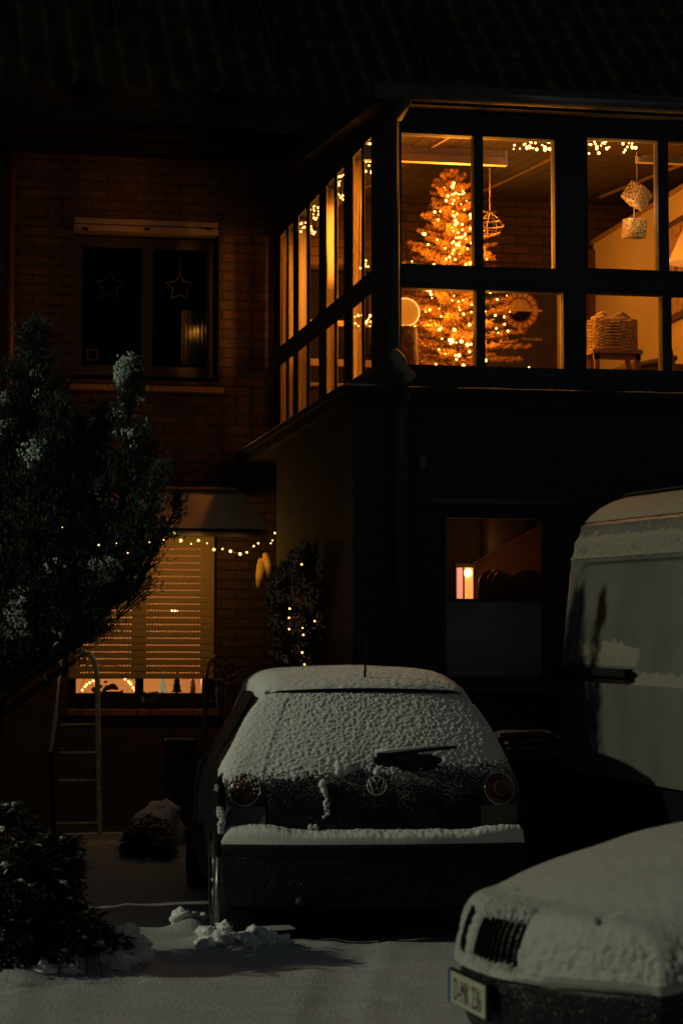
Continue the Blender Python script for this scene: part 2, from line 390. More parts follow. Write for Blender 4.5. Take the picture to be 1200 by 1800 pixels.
# window-sill decorations in the lower window
def cone_tree(px, col, hgt, rad, label, base=1218, emit=None):
    p = W(px, base, YF+.32); p.z = gzb-.005
    t = thing('tree_figurine', label, 'figurine', p, 0, 'ornaments on the inner windowsill')
    b = MB(); prof = []
    n = 4
    for i in range(n):
        z0 = hgt*i/n*.9+.01; r0 = rad*(1-i/n*.82); prof += [(r0, z0), (r0*.62, z0+hgt/n*.85)]
    prof.append((.001, hgt)); b.lathe(prof, (0, 0, 0), 14); b.build('body', mat('figurine_'+label.split()[0], col, .6, emit=emit, estr=.25 if emit else 0), t, True)
    b = MB(); b.lathe([(.001, -.02), (.02, -.02), (.012, .015), (.001, .015)], (0, 0, 0), 10); b.build('foot', DARKWOOD, t); return t
cone_tree(286, (.45, .5, .22), .19, .048, 'pale green little tree figurine in the lit lower window', emit=(.8, .7, .3))
cone_tree(311, (.02, .03, .02), .20, .045, 'dark green little tree figurine in the lit lower window')
t = thing('bottle_ornament', 'slim frosted white ornament beside the dark tree figurine', 'figurine', (W(339, 1210, YF+.32).x, YF+.32, gzb-.005), 0, 'ornaments on the inner windowsill')
b = MB(); b.lathe([(.001, 0), (.025, 0), (.028, .05), (.02, .1), (.009, .13), (.009, .19), (.001, .19)], (0, 0, 0), 12); b.build('body', mat('frosted_ornament', (.7, .7, .66), .3, var=.3, vscale=40), t, True)
t = thing('candle_arch', 'wooden candle arch with cut-out animals and small lights in the lower window', 'candle arch', (W(190, 1218, YF+.34).x, YF+.34, gzb-.005), 0, 'ornaments on the inner windowsill')
b = MB(); arc = [(-.23*math.cos(a), 0, .25*math.sin(a)+.0) for a in [math.pi*i/20 for i in range(21)]]
b.tube(arc, .007, 6); b.box(-.25, .25, -.03, .03, -.02, .0); b.build('arch', LIGHTWOOD, t)
b = MB()
for (x, z, s) in [(-.11, .035, .032), (-.07, .06, .022), (-.03, .03, .02), (.0, .05, .03), (.04, .06, .034), (.07, .045, .02), (.12, .02, .012), (-.02, .1, .014)]:
    b.ball((x, 0, z), s, 8, 6, sq=(1.1, .2, .8))
b.box(-.12, .13, -.006, .006, 0, .018); b.build('cutout_figures', DARKWOOD, t)
for (px, py) in [(150, 1207), (158, 1200), (164, 1197), (145, 1213), (153, 1203), (226, 1198), (230, 1203), (234, 1209), (228, 1200), (170, 1194), (220, 1194), (237, 1213)]:
    q = W(px, py, YF+.33); o = bpy.data.objects.new('bulb', bulb_mesh(BULB_M, .009)); COL.objects.link(o); o.parent = t
    o.location = (q.x-t.location.x, -.012, q.z-t.location.z)
# plant pot on outer sill
t = thing('plant_pot', 'small dark pot of dry twigs on the brick windowsill', 'plant pot', (W(264, 1247, YF).x, YF+.04, s1.z+.027))
b = MB(); b.lathe([(.001, 0), (.05, 0), (.07, .1), (.06, .1), (.055, .09), (.001, .09)], (0, 0, 0), 14); b.build('pot', mat('dark_clay', (.03, .02, .018), .7), t, True)
b = MB()
for i in range(30):
    a = random.uniform(0, 6.28); l = random.uniform(.03, .09); b.tube([(0, 0, .09), (math.cos(a)*l*.5, math.sin(a)*l*.5, .1+l*.5), (math.cos(a)*l, math.sin(a)*l, .11+l*.4)], .003, 4)
b.build('twigs', DARKWOOD, t)

# canopy above the lower window
b = MB(); ct = W(300, 866, YF-.02); cbt = W(300, 930, YF-.62)
x0c = W(110, 900, YF-.3).x; xt1 = W(432, 870, YF-.02).x; xb1 = W(470, 930, YF-.62).x
vs = [(x0c, YF-.003, ct.z), (xt1, YF-.003, ct.z), (xb1, YF-.62, cbt.z), (x0c, YF-.62, cbt.z)]
vs2 = [(x, y, z-.03) for (x, y, z) in vs]
b.add(vs+vs2, [(0, 1, 2, 3), (7, 6, 5, 4), (0, 4, 5, 1), (1, 5, 6, 2), (2, 6, 7, 3), (3, 7, 4, 0)])
cn = sub(b).build('canopy', DARKWOOD, house); cn['label'] = 'sloping snow-covered canopy over the ground-floor window'
# snow sheet on canopy
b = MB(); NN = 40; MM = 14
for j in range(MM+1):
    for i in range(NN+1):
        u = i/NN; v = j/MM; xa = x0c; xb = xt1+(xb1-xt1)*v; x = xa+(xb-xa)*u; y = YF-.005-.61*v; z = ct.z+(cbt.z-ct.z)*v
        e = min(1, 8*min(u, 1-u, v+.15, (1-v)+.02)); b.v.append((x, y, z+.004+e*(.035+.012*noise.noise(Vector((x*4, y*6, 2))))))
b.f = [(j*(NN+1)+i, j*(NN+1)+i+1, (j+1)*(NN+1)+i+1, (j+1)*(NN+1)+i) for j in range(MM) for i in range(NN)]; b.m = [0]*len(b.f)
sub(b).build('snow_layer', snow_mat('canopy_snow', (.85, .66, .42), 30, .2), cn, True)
b = MB(); q = W(300, 853, YF-.1); q2 = W(415, 862, YF-.1); b.box(x0c, q2.x, YF-.12, YF-.004, q2.z, q.z-.01); o = sub(b).build('flashing', BEIGE, cn); bevel(o, .01)
b = MB(); b.tube([(x0c, YF-.63, cbt.z-.03), (xb1, YF-.63, cbt.z-.03)], .03, 8); sub(b).build('gutter', BLACK, cn, True)
# main roof: pantiles
PIT = R(41); ey, ez = YF-.55, W(300, 229, YF-.55).z
b = MB(); X0, X1 = -9, 13; dx = .036; n = int((X1-X0)/dx); rows = 22; cl = .335
for r in range(rows):
    for (q, lift) in ((0, .022), (1.02, .004)):
        s = (r+q)*cl
        for i in range(n+1):
            x = X0+i*dx; ph = 2*math.pi*x/.216; hgt = .008*math.sin(ph)+.003*math.sin(2*ph)
            nz = lift+hgt+.006*noise.noise(Vector((math.floor(x/.216)*3.1, r*1.7, 0)))
            b.v.append((x, ey+s*math.cos(PIT)-nz*math.sin(PIT), ez+s*math.sin(PIT)+nz*math.cos(PIT)))
    a = r*2*(n+1)
    b.f += [(a+i, a+i+1, a+n+1+i+1, a+n+1+i) for i in range(n)]
    if r:  # the butt face under each course
        p = (r-1)*2*(n+1)+(n+1); b.f += [(p+i, p+i+1, a+i+1, a+i) for i in range(n)]
b.m = [0]*len(b.f)
roof = sub(b).build('roof', mat('weathered_roof_tiles', (.05, .044, .028), .9, var=.4, vscale=5, bump=.3, bscale=50, spec=.15), house, True)
def onroof(px, py):
    r = ray(px, py); nrm = Vector((0, -math.sin(PIT), math.cos(PIT))); p0 = Vector((0, ey, ez+.03)); return CAM + r*((p0-CAM).dot(nrm)/r.dot(nrm))
RM = Matrix.Rotation(PIT, 4, 'X')
for (px, py) in [(150, 158), (400, 172)]:
    p = onroof(px, py); b = MB(); b.lathe([(.09, 0), (.085, .06), (.06, .09), (.001, .1)], p, 12, M=RM.to_3x3()); b.box(-.11, .11, -.14, .14, 0, .02, M=Matrix.Translation(p) @ RM)
    sub(b).build('roof_vent', BLACK, roof, True)
for (pa, pb) in [((448, -20), (488, 108)), ((385, -20), (404, 50)), ((178, -20), (194, 42)), ((712, 30), (742, 128))]:
    a, c = onroof(*pa), onroof(*pb); b = MB(); up = Vector((0, -math.sin(PIT), math.cos(PIT)))*.07
    b.tube([a+up, c+up], .04, 6); b.tube([c+up*1.0, c-up*.3], .03, 6); sub(b).build('snow_guard_rail', mat('roof_iron', (.004, .004, .004), 1, spec=.02), roof)
b = MB(); b.tube([(-9, ey-.05, ez-.03), (3.2, ey-.05, ez-.03)], .065, 10); b.box(-9, 12, ey+.02, YF, ez-.12, ez-.09); o = sub(b).build('eave_gutter', mat('dark_eave', (.008, .007, .007), .9, spec=.1), house, True)
b = MB(); q = W(18, 500, YF-.08); b.tube([(q.x, YF-.09, 6.0), (q.x, YF-.09, W(18, 655, YF).z-.0), (q.x, YF-.09, .1)], .035, 10); o = sub(b).build('downpipe', mat('copper_pipe', (.20, .09, .035), .5, .4, var=.3, vscale=3), house, True)

# decorations in upper window
def star(px, py, label, k):
    p = W(px, py, YF+.26); t = thing('star_ornament', label, 'star ornament', p, 0, 'stars hanging in the upper window')
    b = MB(); pts = []
    for i in range(11):
        a = math.pi/2+i*math.pi/5; r = .125 if i % 2 == 0 else .062; pts.append(Vector((math.cos(a)*r, 0, math.sin(a)*r)))
    for i in range(10):
        for j in range(5):
            a = pts[i].lerp(pts[i+1], j/5); c = pts[i].lerp(pts[i+1], (j+1.4)/5)
            off = Vector((random.uniform(-.006, .006), random.uniform(-.006, .006), random.uniform(-.006, .006)))
            b.tube([a+off, c-off], .006, 5)
    b.build('body', mat('rattan_star', (.15, .12, .06) if k else (.05, .04, .025), .7, var=.3, vscale=60), t)
    b = MB(); b.tube([(0, 0, .12), (0, 0, .45)], .0015, 4); b.build('thread', BEIGE, t)
star(316, 505, 'rattan star hanging in the right sash of the upper window', 1); star(193, 503, 'darker rattan star hanging in the left sash of the upper window', 0)
b = MB(); c0 = W(320, 545, YF+.3); c1 = W(366, 642, YF+.3); N = 30
for i in range(N+1):
    x = c0.x+(c1.x-c0.x)*i/N; y = .018*math.sin(i*1.25)
    b.v += [(x, y, c1.z), (x, y*.7, c0.z)]
b.f = [(2*i, 2*i+2, 2*i+3, 2*i+1) for i in range(N)]; b.m = [0]*N
o = b.build('curtain', mat('linen_curtain', (.42, .3, .15), .9), None, True); o.location = (0, YF+.3, 0)
tag(o, 'short linen curtain catching lamplight in the upper window', 'curtain')
so_ = o.modifiers.new('thick', 'SOLIDIFY'); so_.thickness = .004
lamp((W(346, 580, YF+.26).x, YF+.262, W(346, 572, YF).z), .09, (1, .45, .08), .01)
lamp((W(336, 580, YF+.26).x, YF+.262, W(336, 575, YF).z), .04, (1, .45, .08), .01)
b = MB(); q = W(163, 624, YF+.27); holed(b, 'y', q.y-.01, q.y+.01, q.x-.05, q.x+.05, q.z-.055, q.z+.055, [(q.x-.033, q.z-.037, q.x+.033, q.z+.037)])
tag(b.build('picture_frame', mat('brown_wood_frame', (.2, .12, .07), .6)), 'tiny square wooden frame on the left of the upper windowsill', 'picture frame')

# ------------------------------------------------------------------ the glazed extension
YB = 16.0; XB = WX(680, 400, 1).x and (lambda r: r.x/r.y*YB)(ray(680, 400)); XL = (lambda r: r.x/r.y*YB)(ray(620, 900))
XE = 8.6
ext = thing('conservatory', 'dark-framed glazed conservatory on a dark brick ground floor', 'conservatory', (XL, YB, 0)); hl = Vector((XL, YB, 0))
COPZ = W(720, 683, YB-.12).z
FLZ = COPZ-.12
# lower storey
DW = rectY(787, 909, 957, 1190, YB); 
b = MB(); holed(b, 'y', YB, YB+.28, XL, XE, -.3, COPZ-.10, [(DW[0]-.05, DW[1]-.05, DW[2]+.05, DW[3]+.06)])
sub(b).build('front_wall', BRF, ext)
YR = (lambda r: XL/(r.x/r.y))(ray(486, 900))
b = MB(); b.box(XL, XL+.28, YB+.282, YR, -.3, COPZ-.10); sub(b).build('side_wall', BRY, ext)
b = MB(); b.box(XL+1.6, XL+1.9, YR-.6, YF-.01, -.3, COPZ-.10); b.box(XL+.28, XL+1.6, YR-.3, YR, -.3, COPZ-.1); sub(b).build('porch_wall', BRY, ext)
# slab with coping
b = MB(); b.box(XL-.07, XE, YB-.07, YF-.003, COPZ-.098, COPZ-.03); b.box(XL-.10, XE, YB-.10, YF-.003, COPZ-.03+.001, COPZ+.012)
cp = sub(b).build('coping', mat('coping_metal', (.035, .03, .024), .7, 0, var=.2, spec=.2), ext); bevel(cp, .006)
def snowstrip(x0, x1, y0, y1, z, h, parent, nm='snow_layer', n=120, m=5, mt=None):
    b = MB(); L = x1-x0; Wd = y1-y0
    if L > Wd: nu, nv = n, m
    else: nu, nv = m, n
    for j in range(nv+1):
        for i in range(nu+1):
            u = i/nu; v = j/nv; x = x0+L*u; y = y0+Wd*v; e = min(1, 6*min(min(u, 1-u)*L, min(v, 1-v)*Wd)/.12)
            b.v.append((x, y, z+h*e*(.6+.8*noise.noise(Vector((x*5, y*5, z))))-.001))
    b.f = [(j*(nu+1)+i, j*(nu+1)+i+1, (j+1)*(nu+1)+i+1, (j+1)*(nu+1)+i) for j in range(nv) for i in range(nu)]; b.m = [0]*len(b.f)
    return sub(b).build(nm, mt or SNOW, parent, True)
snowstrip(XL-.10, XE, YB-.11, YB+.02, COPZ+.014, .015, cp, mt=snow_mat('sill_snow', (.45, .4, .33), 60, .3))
snowstrip(XL-.11, XB-.02, YB-.05, YF-.05, COPZ+.014, .028, cp)
# floor
b = MB(); b.box(XB+.02, XE, YB+.2, YF-.01, FLZ-.02, FLZ+.13); sub(b).build('floor_slab', mat('wood_floor', (.2, .11, .05), .6, var=.2), ext)
FL = FLZ+.13
# roof
def roofz(y): return 5.50+.083*(y-YB)
b = MB(); y0, y1 = YB-.22, YF-.31
vs = []
for x in (XB-.12, XE):
    for (y, d) in ((y0, 0), (y0, -.13), (y1, -.13), (y1, 0)): vs.append((x, y, roofz(y)+d))
b.add(vs, [(0, 3, 2, 1), (4, 5, 6, 7), (0, 4, 7, 3), (1, 2, 6, 5), (0, 1, 5, 4), (3, 7, 6, 2)])
rf = sub(b).build('roof', mat('conservatory_roof', (.010, .010, .011), .8), ext)
# inner ceiling with timber boards
b = MB(); k = XB+.05
while k < XE-.1:
    vs = [(x, y, roofz(y)-.14-d) for x in (k, k+.142) for (y, d) in ((YB+.2, .0), (YF-.01, .0), (YF-.01, .02), (YB+.2, .02))]
    b.add(vs, [(0, 1, 2, 3), (4, 7, 6, 5), (3, 2, 6, 7), (0, 3, 7, 4), (1, 5, 6, 2), (0, 4, 5, 1)]); k += .15
sub(b).build('ceiling', mat('dark_ceiling_boards', (.035, .02, .012), .7, var=.4, vscale=6), ext)
b = MB()
for px in (728, 950, 1180):
    r = ray(px, 300); x = r.x/r.y*18.0
    vs = [(xx, y, roofz(y)-.16-d) for xx in (x-.012, x+.012) for (y, d) in ((YB+.6, 0), (YF-.6, 0), (YF-.6, .018), (YB+.6, .018))]
    b.add(vs, [(0, 1, 2, 3), (4, 7, 6, 5), (3, 2, 6, 7), (0, 3, 7, 4), (1, 5, 6, 2), (0, 4, 5, 1)])
sub(b).build('ceiling_batten', mat('batten_wood', (.3, .2, .1), .6), ext)
# gutter + fascia
b = MB(); b.tube([(XB-.14, y0-.055, roofz(y0)-.06), (XE, y0-.055, roofz(y0)-.06)], .06, 12); sub(b).build('gutter', ZINC, ext, True)
# front glazing
EA = []
def glaz_front():
    Y = YB
    zt0 = W(770, 228, Y).z; 
    units = [((700, 228, 984, 475), [(706, 235, 834, 468), (849, 237, 976, 471)]),
             ((700, 498, 998, 655), [(706, 506, 838, 643), (853, 509, 991, 648)]),
             ((1026, 236, 1310, 484), [(1032, 243, 1158, 476), (1174, 246, 1301, 479)]),
             ((1022, 508, 1326, 660), [(1030, 515, 1165, 651), (1180, 518, 1317, 655)])]
    outer = []
    for (u, ps) in units:
        ur = rectY(*u, Y); pr = [rectY(*p, Y) for p in ps]
        zt = (pr[0][3]+pr[1][3])/2; zb = (pr[0][1]+pr[1][1])/2
        pr = [(p[0], zb, p[2], zt) for p in pr]; ur = (ur[0], zb-.03, ur[2], zt+.03); outer.append(ur)
        b = MB(); holed(b, 'y', Y+.01, Y+.075, ur[0]+.002, ur[2]-.002, ur[1]+.002, ur[3]-.002, pr)
        holed(b, 'y', Y+.0755, Y+.12, ur[0]+.002, ur[2]-.002, ur[1]+.002, ur[3]-.002, [(p[0]-.004, p[1]-.012, p[2]+.004, p[3]+.004) for p in pr], 1)
        o = sub(b).build('window', [ANTH, mat('inner_frame_brown', (.14, .09, .05), .6)], ext)
        for p in pr:
            q = MB(); q.box(p[0]-.005, p[2]+.005, Y+.04, Y+.046, p[1]-.005, p[3]+.005); sub(q).build('pane', GLASS, o)
    b = MB(); holed(b, 'y', Y, Y+.14, XB, XE, COPZ+.003, roofz(Y)-.135, outer); sub(b).build('front_frame', ANTH, ext)
glaz_front()
def glaz_side():
    X = XB; r0 = WX(652, 240, X); 
    zt = WX(652, 240, X).z; z1 = WX(652, 476, X).z; z2 = WX(652, 516, X).z; zb = WX(652, 646, X).z
    def yy(px): r = ray(px, 400); return X/(r.x/r.y)
    pairs = [((619, 635), (638.5, 652)), ((572.5, 587), (591, 603.5)), ((523, 538.5), (543, 560)), ((492, 503), (506.5, 515))]
    outer = []
    for (a, c) in pairs:
        Ya0, Ya1, Yc0, Yc1 = yy(a[1]), yy(a[0]), yy(c[1]), yy(c[0])
        for (lo, hi) in ((z1, zt), (zb, z2)):
            ur = (Yc0-.04, lo-.03, Ya1+.04, hi+.03); outer.append(ur); pr = [(Yc0, lo, Yc1, hi), (Ya0, lo, Ya1, hi)]
            b = MB(); holed(b, 'x', X+.001, X+.009, ur[0]+.002, ur[2]-.002, ur[1]+.002, ur[3]-.002, pr)
            holed(b, 'x', X+.0093, X+.014, ur[0]+.002, ur[2]-.002, ur[1]+.002, ur[3]-.002, [(p[0]-.004, p[1]-.004, p[2]+.004, p[3]+.004) for p in pr], 1)
            o = sub(b).build('window', [ANTH, LIGHTWOOD], ext)
            for p in pr:
                q = MB(); q.box(X+.003, X+.005, p[0]-.005, p[2]+.005, p[1]-.005, p[3]+.005); sub(q).build('pane', GLASS, o)
    b = MB(); holed(b, 'x', X, X+.009, YB+.141, YF-.002, COPZ+.003, 5.35, outer); holed(b, 'x', X+.0093, X+.02, YB+.141, YF-.002, COPZ+.003, 5.35, [(o_[0]+.012, o_[1], o_[2]-.012, o_[3]) for o_ in outer], 1)
    b.box(X, X+.3, YB+.141, YF-.35, 5.351, 5.352)
    for i, y in enumerate([YB+.15+k*(YF-YB-.15)/11 for k in range(11)]):   # fascia steps up with the roof
        b.box(X, X+.08, y, y+(YF-YB-.15)/11-.001, 5.3505, roofz(y)-.136)
    sub(b).build('side_frame', [ANTH, LIGHTWOOD], ext)
glaz_side()
# inner partition wall (right)
XP = (lambda p: p.x)(W(1043, 500, YF-.15))
b = MB(); b.box(XP, XP+.12, YB+.3, YF-.15, FL, 5.33); pw = sub(b).build('partition_wall', WHITEP, ext)
b = MB(); b.box(XP-.02, XP+.14, YB+.3, YF-.13, 5.331, 5.365); sub(b).build('capping', mat('wall_cap_wood', (.4, .25, .12), .5), pw)
b = MB(); b.box(XP-.06, XP-.001, YF-.2, YF-.01, FL, 5.27); sub(b).build('door_frame', mat('door_frame_wood', (.12, .055, .03), .6, var=.3), ext)
b = MB(); b.box(XE-.1, XE, YB+.15, YF-.01, FL, 5.4); sub(b).build('end_wall', WHITEP, ext)
# pleated blinds under the ceiling
for (a, c) in (((640, 232), (891, 291)), ((1119, 232), (1420, 298))):
    Y = YB+.55; p = W(*a, Y); q = W(*c, Y); 
    b = MB(); b.box(p.x, q.x, Y-.0, Y+.03, q.z+.055, 5.24); b.box(p.x, q.x, Y-.012, Y+.05, q.z, q.z+.053, 1); b.box(p.x, p.x+.03, Y-.012, Y-.001, q.z+.054, 5.24, 1)
    b.box(q.x-.02, q.x, Y-.012, Y-.001, q.z+.054, 5.24, 1)
    sub(b).build('roof_blind', [mat('blind_cloth', (.5, .42, .3), .9, var=.1, vscale=3), LIGHTWOOD], ext)
# lower window of the extension
x0, z0, x1, z1 = DW
b = MB(); holed(b, 'y', YB+.06, YB+.13, x0-.048, x1+.048, z0-.048, z1+.058, [(x0, z0, x1, z1)])
b.box(x0, x1, YB+.07, YB+.12, W(870, 1056, YB).z, W(870, 1052, YB).z)
lw = sub(b).build('window', ANTH, ext)
zm = W(870, 1054, YB).z
p = MB(); p.box(x0-.003, x1+.003, YB+.09, YB+.096, zm, z1+.003); sub(p).build('pane', GLASS, lw)
p = MB(); p.box(x0-.003, x1+.003, YB+.084, YB+.09, z0-.003, zm-.002); o = sub(p).build('privacy_pane', mat('frosted_pane', (.24, .215, .18), .5, var=.25, vscale=3), lw); o['label'] = 'frosted lower half of the ground-floor window'
b = MB(); b.box(x0-.13, x1+.12, YB-.04, YB-.002, z1+.09, z1+.13); sub(b).build('shutter_box', mat('grey_lintel', (.06, .06, .055), .6), lw)
b = MB(); b.box(x0-.08, x1+.08, YB-.06, YB+.05, z0-.10, z0-.055); sub(b).build('sill', mat('grey_lintel', (.06, .06, .055), .6), lw)
room('room_shell', XL+.34, x1+1.2, YB+.29, YF-1.6, .5, z1+.25, mat('terracotta_room_wall', (.30, .16, .09), .9), ext)
b = MB()  # sloping underside of the stairs
pa, pb = W(840, 985, YB+1.8), W(957, 915, YB+1.8)
b.add([(pa.x-.1, YB+1.8, pa.z-.06), (pb.x+.6, YB+1.8, pb.z+.32), (pb.x+.6, YB+1.8, pb.z-1.6), (pa.x-.1, YB+1.8, pa.z-1.1),
       (pa.x-.1, YB+1.9, pa.z-.06), (pb.x+.6, YB+1.9, pb.z+.32), (pb.x+.6, YB+1.9, pb.z-1.6), (pa.x-.1, YB+1.9, pa.z-1.1)], [(0, 3, 2, 1), (4, 5, 6, 7), (0, 1, 5, 4), (1, 2, 6, 5), (2, 3, 7, 6), (3, 0, 4, 7)])
sub(b).build('stair_side', mat('stair_plaster', (.24, .15, .085), .9, var=.1), ext)
lamp(W(815, 1010, YB+1.2), 1.1, (1, .34, .1), .05)
lamp(W(905, 940, YB+.8), .5, (1, .40, .13), .1); lamp(W(850, 950, YB+2.4), 1.8, (1, .36, .1), .15)  # second one is added to brighten the back wall of the room
t = thing('floor_lamp', 'glowing pink and orange column lamp in the ground-floor window', 'lamp', W(817, 1100, YB+1.5))
p = [W(803, 998, YB+1.5), W(812, 1100, YB+1.5), W(815, 998, YB+1.5), W(830, 1100, YB+1.5)]; l0 = t.location
b = MB(); b.box(p[0].x-l0.x, p[1].x-l0.x, -.02, .02, p[1].z-l0.z, p[0].z-l0.z); b.build('pink_panel', mat('pink_glow', (.9, .5, .4), .5, emit=(1, .34, .22), estr=.75), t)
b = MB(); b.box(p[2].x-l0.x, p[3].x-l0.x, -.02, .02, p[3].z-l0.z, p[2].z-l0.z); b.build('orange_panel', mat('orange_glow', (.9, .5, .2), .5, emit=(1, .30, .06), estr=1.2), t)
b = MB(); b.ball(((p[2].x+p[3].x)/2-l0.x-.01, -.03, p[2].z-l0.z-.04), .03, 10, 8); b.build('bulb', mat('hot_bulb2', (1, .8, .5), .4, emit=(1, .6, .25), estr=5), t, True)
b = MB(); b.box(p[0].x-l0.x-.02, p[3].x-l0.x+.02, -.03, .03, p[0].z-l0.z, p[0].z-l0.z+.03); b.box(p[1].x-l0.x+.003, p[2].x-l0.x-.003, -.03, .03, p[1].z-l0.z, p[0].z-l0.z-.001); b.build('frame', DARKWOOD, t)
for (px, lab) in ((872, 'rounded dark armchair behind the ground-floor window, beside the lamp'), (925, 'second rounded dark armchair, at the right edge of the ground-floor window')):
    q = W(px, 1060, YB+.9); t = thing('armchair', lab, 'armchair', (q.x, q.y, q.z-.35), 0, 'chairs in the ground-floor room')
    b = MB(); pr = []
    for i in range(17):
        a = math.pi*i/16; pr.append((-.12*math.cos(a)*(1.05), .46+.14*math.sin(a)**.7))
    vs = [(x, y, z) for y in (0, .06) for (x, z) in [(-.14, .1)]+pr+[(.14, .1)]]; n = len(vs)//2
    fs = [tuple(range(n)), tuple(range(2*n-1, n-1, -1))]+[(i, i+n, (i+1) % n+n, (i+1) % n) for i in range(n)]
    b.add(vs, fs); o = b.build('backrest', mat('dark_upholstery', (.04, .028, .022), .6), t); bevel(o, .02, 3)
    b = MB(); b.box(-.16, .16, -.3, .0, .06, .16); o = b.build('seat', mat('dark_upholstery', (.04, .028, .022), .6), t); bevel(o, .02, 3)
    for sx in (-.13, .13):
        for sy in (-.26, .02): b = MB(); b.tube([(sx, sy, .06), (sx*1.1, sy, -.12)], .012, 6); b.build('leg', DARKWOOD, t)
b = MB(); q = W(836, 1060, YB+.8); pts = [Vector((q.x-.03, q.y, q.z-.25)), Vector((q.x+.02, q.y, q.z+.02)), Vector((q.x+.10, q.y, q.z+.2)), Vector((q.x+.13, q.y, q.z+.24))]
b.tube(pts, .008, 6); b.tube([p+Vector((.03, .02, -.02)) for p in pts], .006, 6); tag(b.build('lamp_stand', mat('brass_tube', (.6, .4, .2), .3, .8), None, True), 'curved shiny lamp arm in front of the ground-floor lamp', 'lamp stand')

# downpipe on the corner
b = MB(); q0 = W(697, 160, YB-.14); q1 = W(693, 640, YB-.14); q2 = W(706, 668, YB-.16); q3 = W(708, 760, YB-.12)
b.tube([(q0.x+.05, YB-.28, roofz(YB)-.1), (q0.x, YB-.16, roofz(YB)-.22), (q1.x, YB-.11, q0.z-.15), (q1.x, YB-.11, q1.z+.03), (q2.x, YB-.20, q2.z+.02), (q3.x, YB-.17, q2.z-.12), (q3.x, YB-.08, q2.z-.22), (q3.x, YB-.08, .0)], .043, 12)
for z in (q3.z-.3, 1.2): b.tube([(q3.x, YB-.08, z), (q3.x, YB-.08, z+.03)], .053, 12)
dp = sub(b).build('downpipe', ZINC, ext, True)
b = MB(); e = W(704, 652, YB-.2)
for i in range(14):
    u = i/13; b.ball((q1.x-.01+u*.09, YB-.21, q1.z+.06-u*.15), .038+.008*math.sin(u*7), 10, 8, jit=.4)
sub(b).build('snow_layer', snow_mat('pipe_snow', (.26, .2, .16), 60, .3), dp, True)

# ------------------------------------------------------------------ inside the conservatory
def needles(b, p, d, n, L, wd, mi, spread=.9):
    d = Vector(d).normalized()
    for _ in range(n):
        q = (d + Vector((random.gauss(0, spread), random.gauss(0, spread), random.gauss(0, spread)))*.6).normalized()
        s = q.cross(Vector((random.random()-.5, random.random()-.5, random.random()-.5))).normalized()*wd; l = L*random.uniform(.7, 1.2)
        a = Vector(p); c = a+q*l
        b.add([a-s, a+s, c+s*.5, c-s*.5], [(0, 1, 2, 3)], mi)
FIR = mat('glow_tinted_fir', (.36, .18, .03), .6, var=.4, vscale=12)  # orange glow of the lights is mixed into the needle colour
tp = W(795, 640, 17.3); tx, ty = tp.x, 17.3; tz0 = FL; tz1 = W(790, 292, 17.3).z
tree = thing('christmas_tree', 'tall fir Christmas tree covered in warm lights inside the conservatory', 'christmas tree', (tx, ty, tz0))
b = MB(); H = tz1-tz0; b.tube([(0, 0, 0), (.005, 0, H*.5), (-.01, 0, H*.97)], [.035, .022, .006], 8); b.build('trunk', mat('fir_bark', (.12, .07, .035), .8), tree)
b = MB(); nb = MB(); tips = []
for i in range(150):
    u = i/149; z = .05+u*(H-.1); rr = (.60*(1-u)**.8+.04)*random.uniform(.7, 1.08); a = i*2.399
    d = Vector((math.cos(a), math.sin(a), .12+.35*u)); p0 = Vector((0, 0, z)); n = 7
    sag = .12*(1-u)
    prev = p0
    for k in range(1, n+1):
        s = k/n; p = p0 + Vector((d.x*rr*s, d.y*rr*s, d.z*rr*s-sag*s*s*.6)); b.tube([prev, p], .004, 3, cap=False)
        for e in (-1, 1):   # side twigs
            side = Vector((-d.y, d.x, 0))*e; tw = p+(side*.5+d*.5)*rr*.28*(1.15-s*.7)
            b.tube([p, tw], .0025, 3, cap=False)
            for q in (.3, .6, 1): needles(nb, p.lerp(tw, q), (tw-p), 11, .028, .0017, 0, 1.0)
        needles(nb, p, d, 12, .028, .0016, 0, 1.0); tips.append(p); prev = p
b.build('branches', mat('fir_bark', (.12, .07, .035), .8), tree); nb.build('foliage', FIR, tree)
# the tree's lights: positions follow the photograph's clusters, scattered in depth over the tree's surface
pts = []
random.seed(11)
for i in range(99):
    u = (i/98); z = tz0+.03+u*(H-.22); rr = .54*(1-u)**.8+.05; a = math.pi*1.5+random.gauss(0, .8)
    if random.random() < .38: rr *= .55; a = math.pi*1.5+random.gauss(0, .35)
    pts.append(Vector((tx+rr*math.cos(a)*1.05, ty+rr*math.sin(a)*1.08-.03, z+random.gauss(0, .03))))
for (px, py) in [(797, 322), (797, 345), (800, 388), (797, 425), (800, 395), (795, 600), (790, 598), (798, 380), (802, 430)]:
    pts[random.randrange(99)] = W(px, py, ty-.3)
light_string('warm string lights wound around the Christmas tree', pts, BULB_M, .0105, wire=False)
pts = []
for i in range(90):
    u = random.random()**1.2; z = tz0+.03+u*(H-.2); rr = .56*(1-u)**.8+.06; a = math.pi*1.5+random.gauss(0, .75)
    pts.append(Vector((tx+rr*math.cos(a)*1.08, ty+rr*math.sin(a)*1.05, z)))
for (px, py) in [(797, 318), (795, 330), (799, 352), (796, 372), (801, 392), (792, 400), (799, 418), (805, 426), (797, 440), (790, 452), (800, 456), (806, 446), (796, 596), (790, 604), (802, 602), (797, 520), (803, 530), (806, 540)]: pts[random.randrange(90)] = W(px+random.uniform(-3, 3), py, ty-.5)
light_string('second string of tiny warm lights scattered between the larger ones on the Christmas tree', pts, BULB_M, .0068, wire=False)
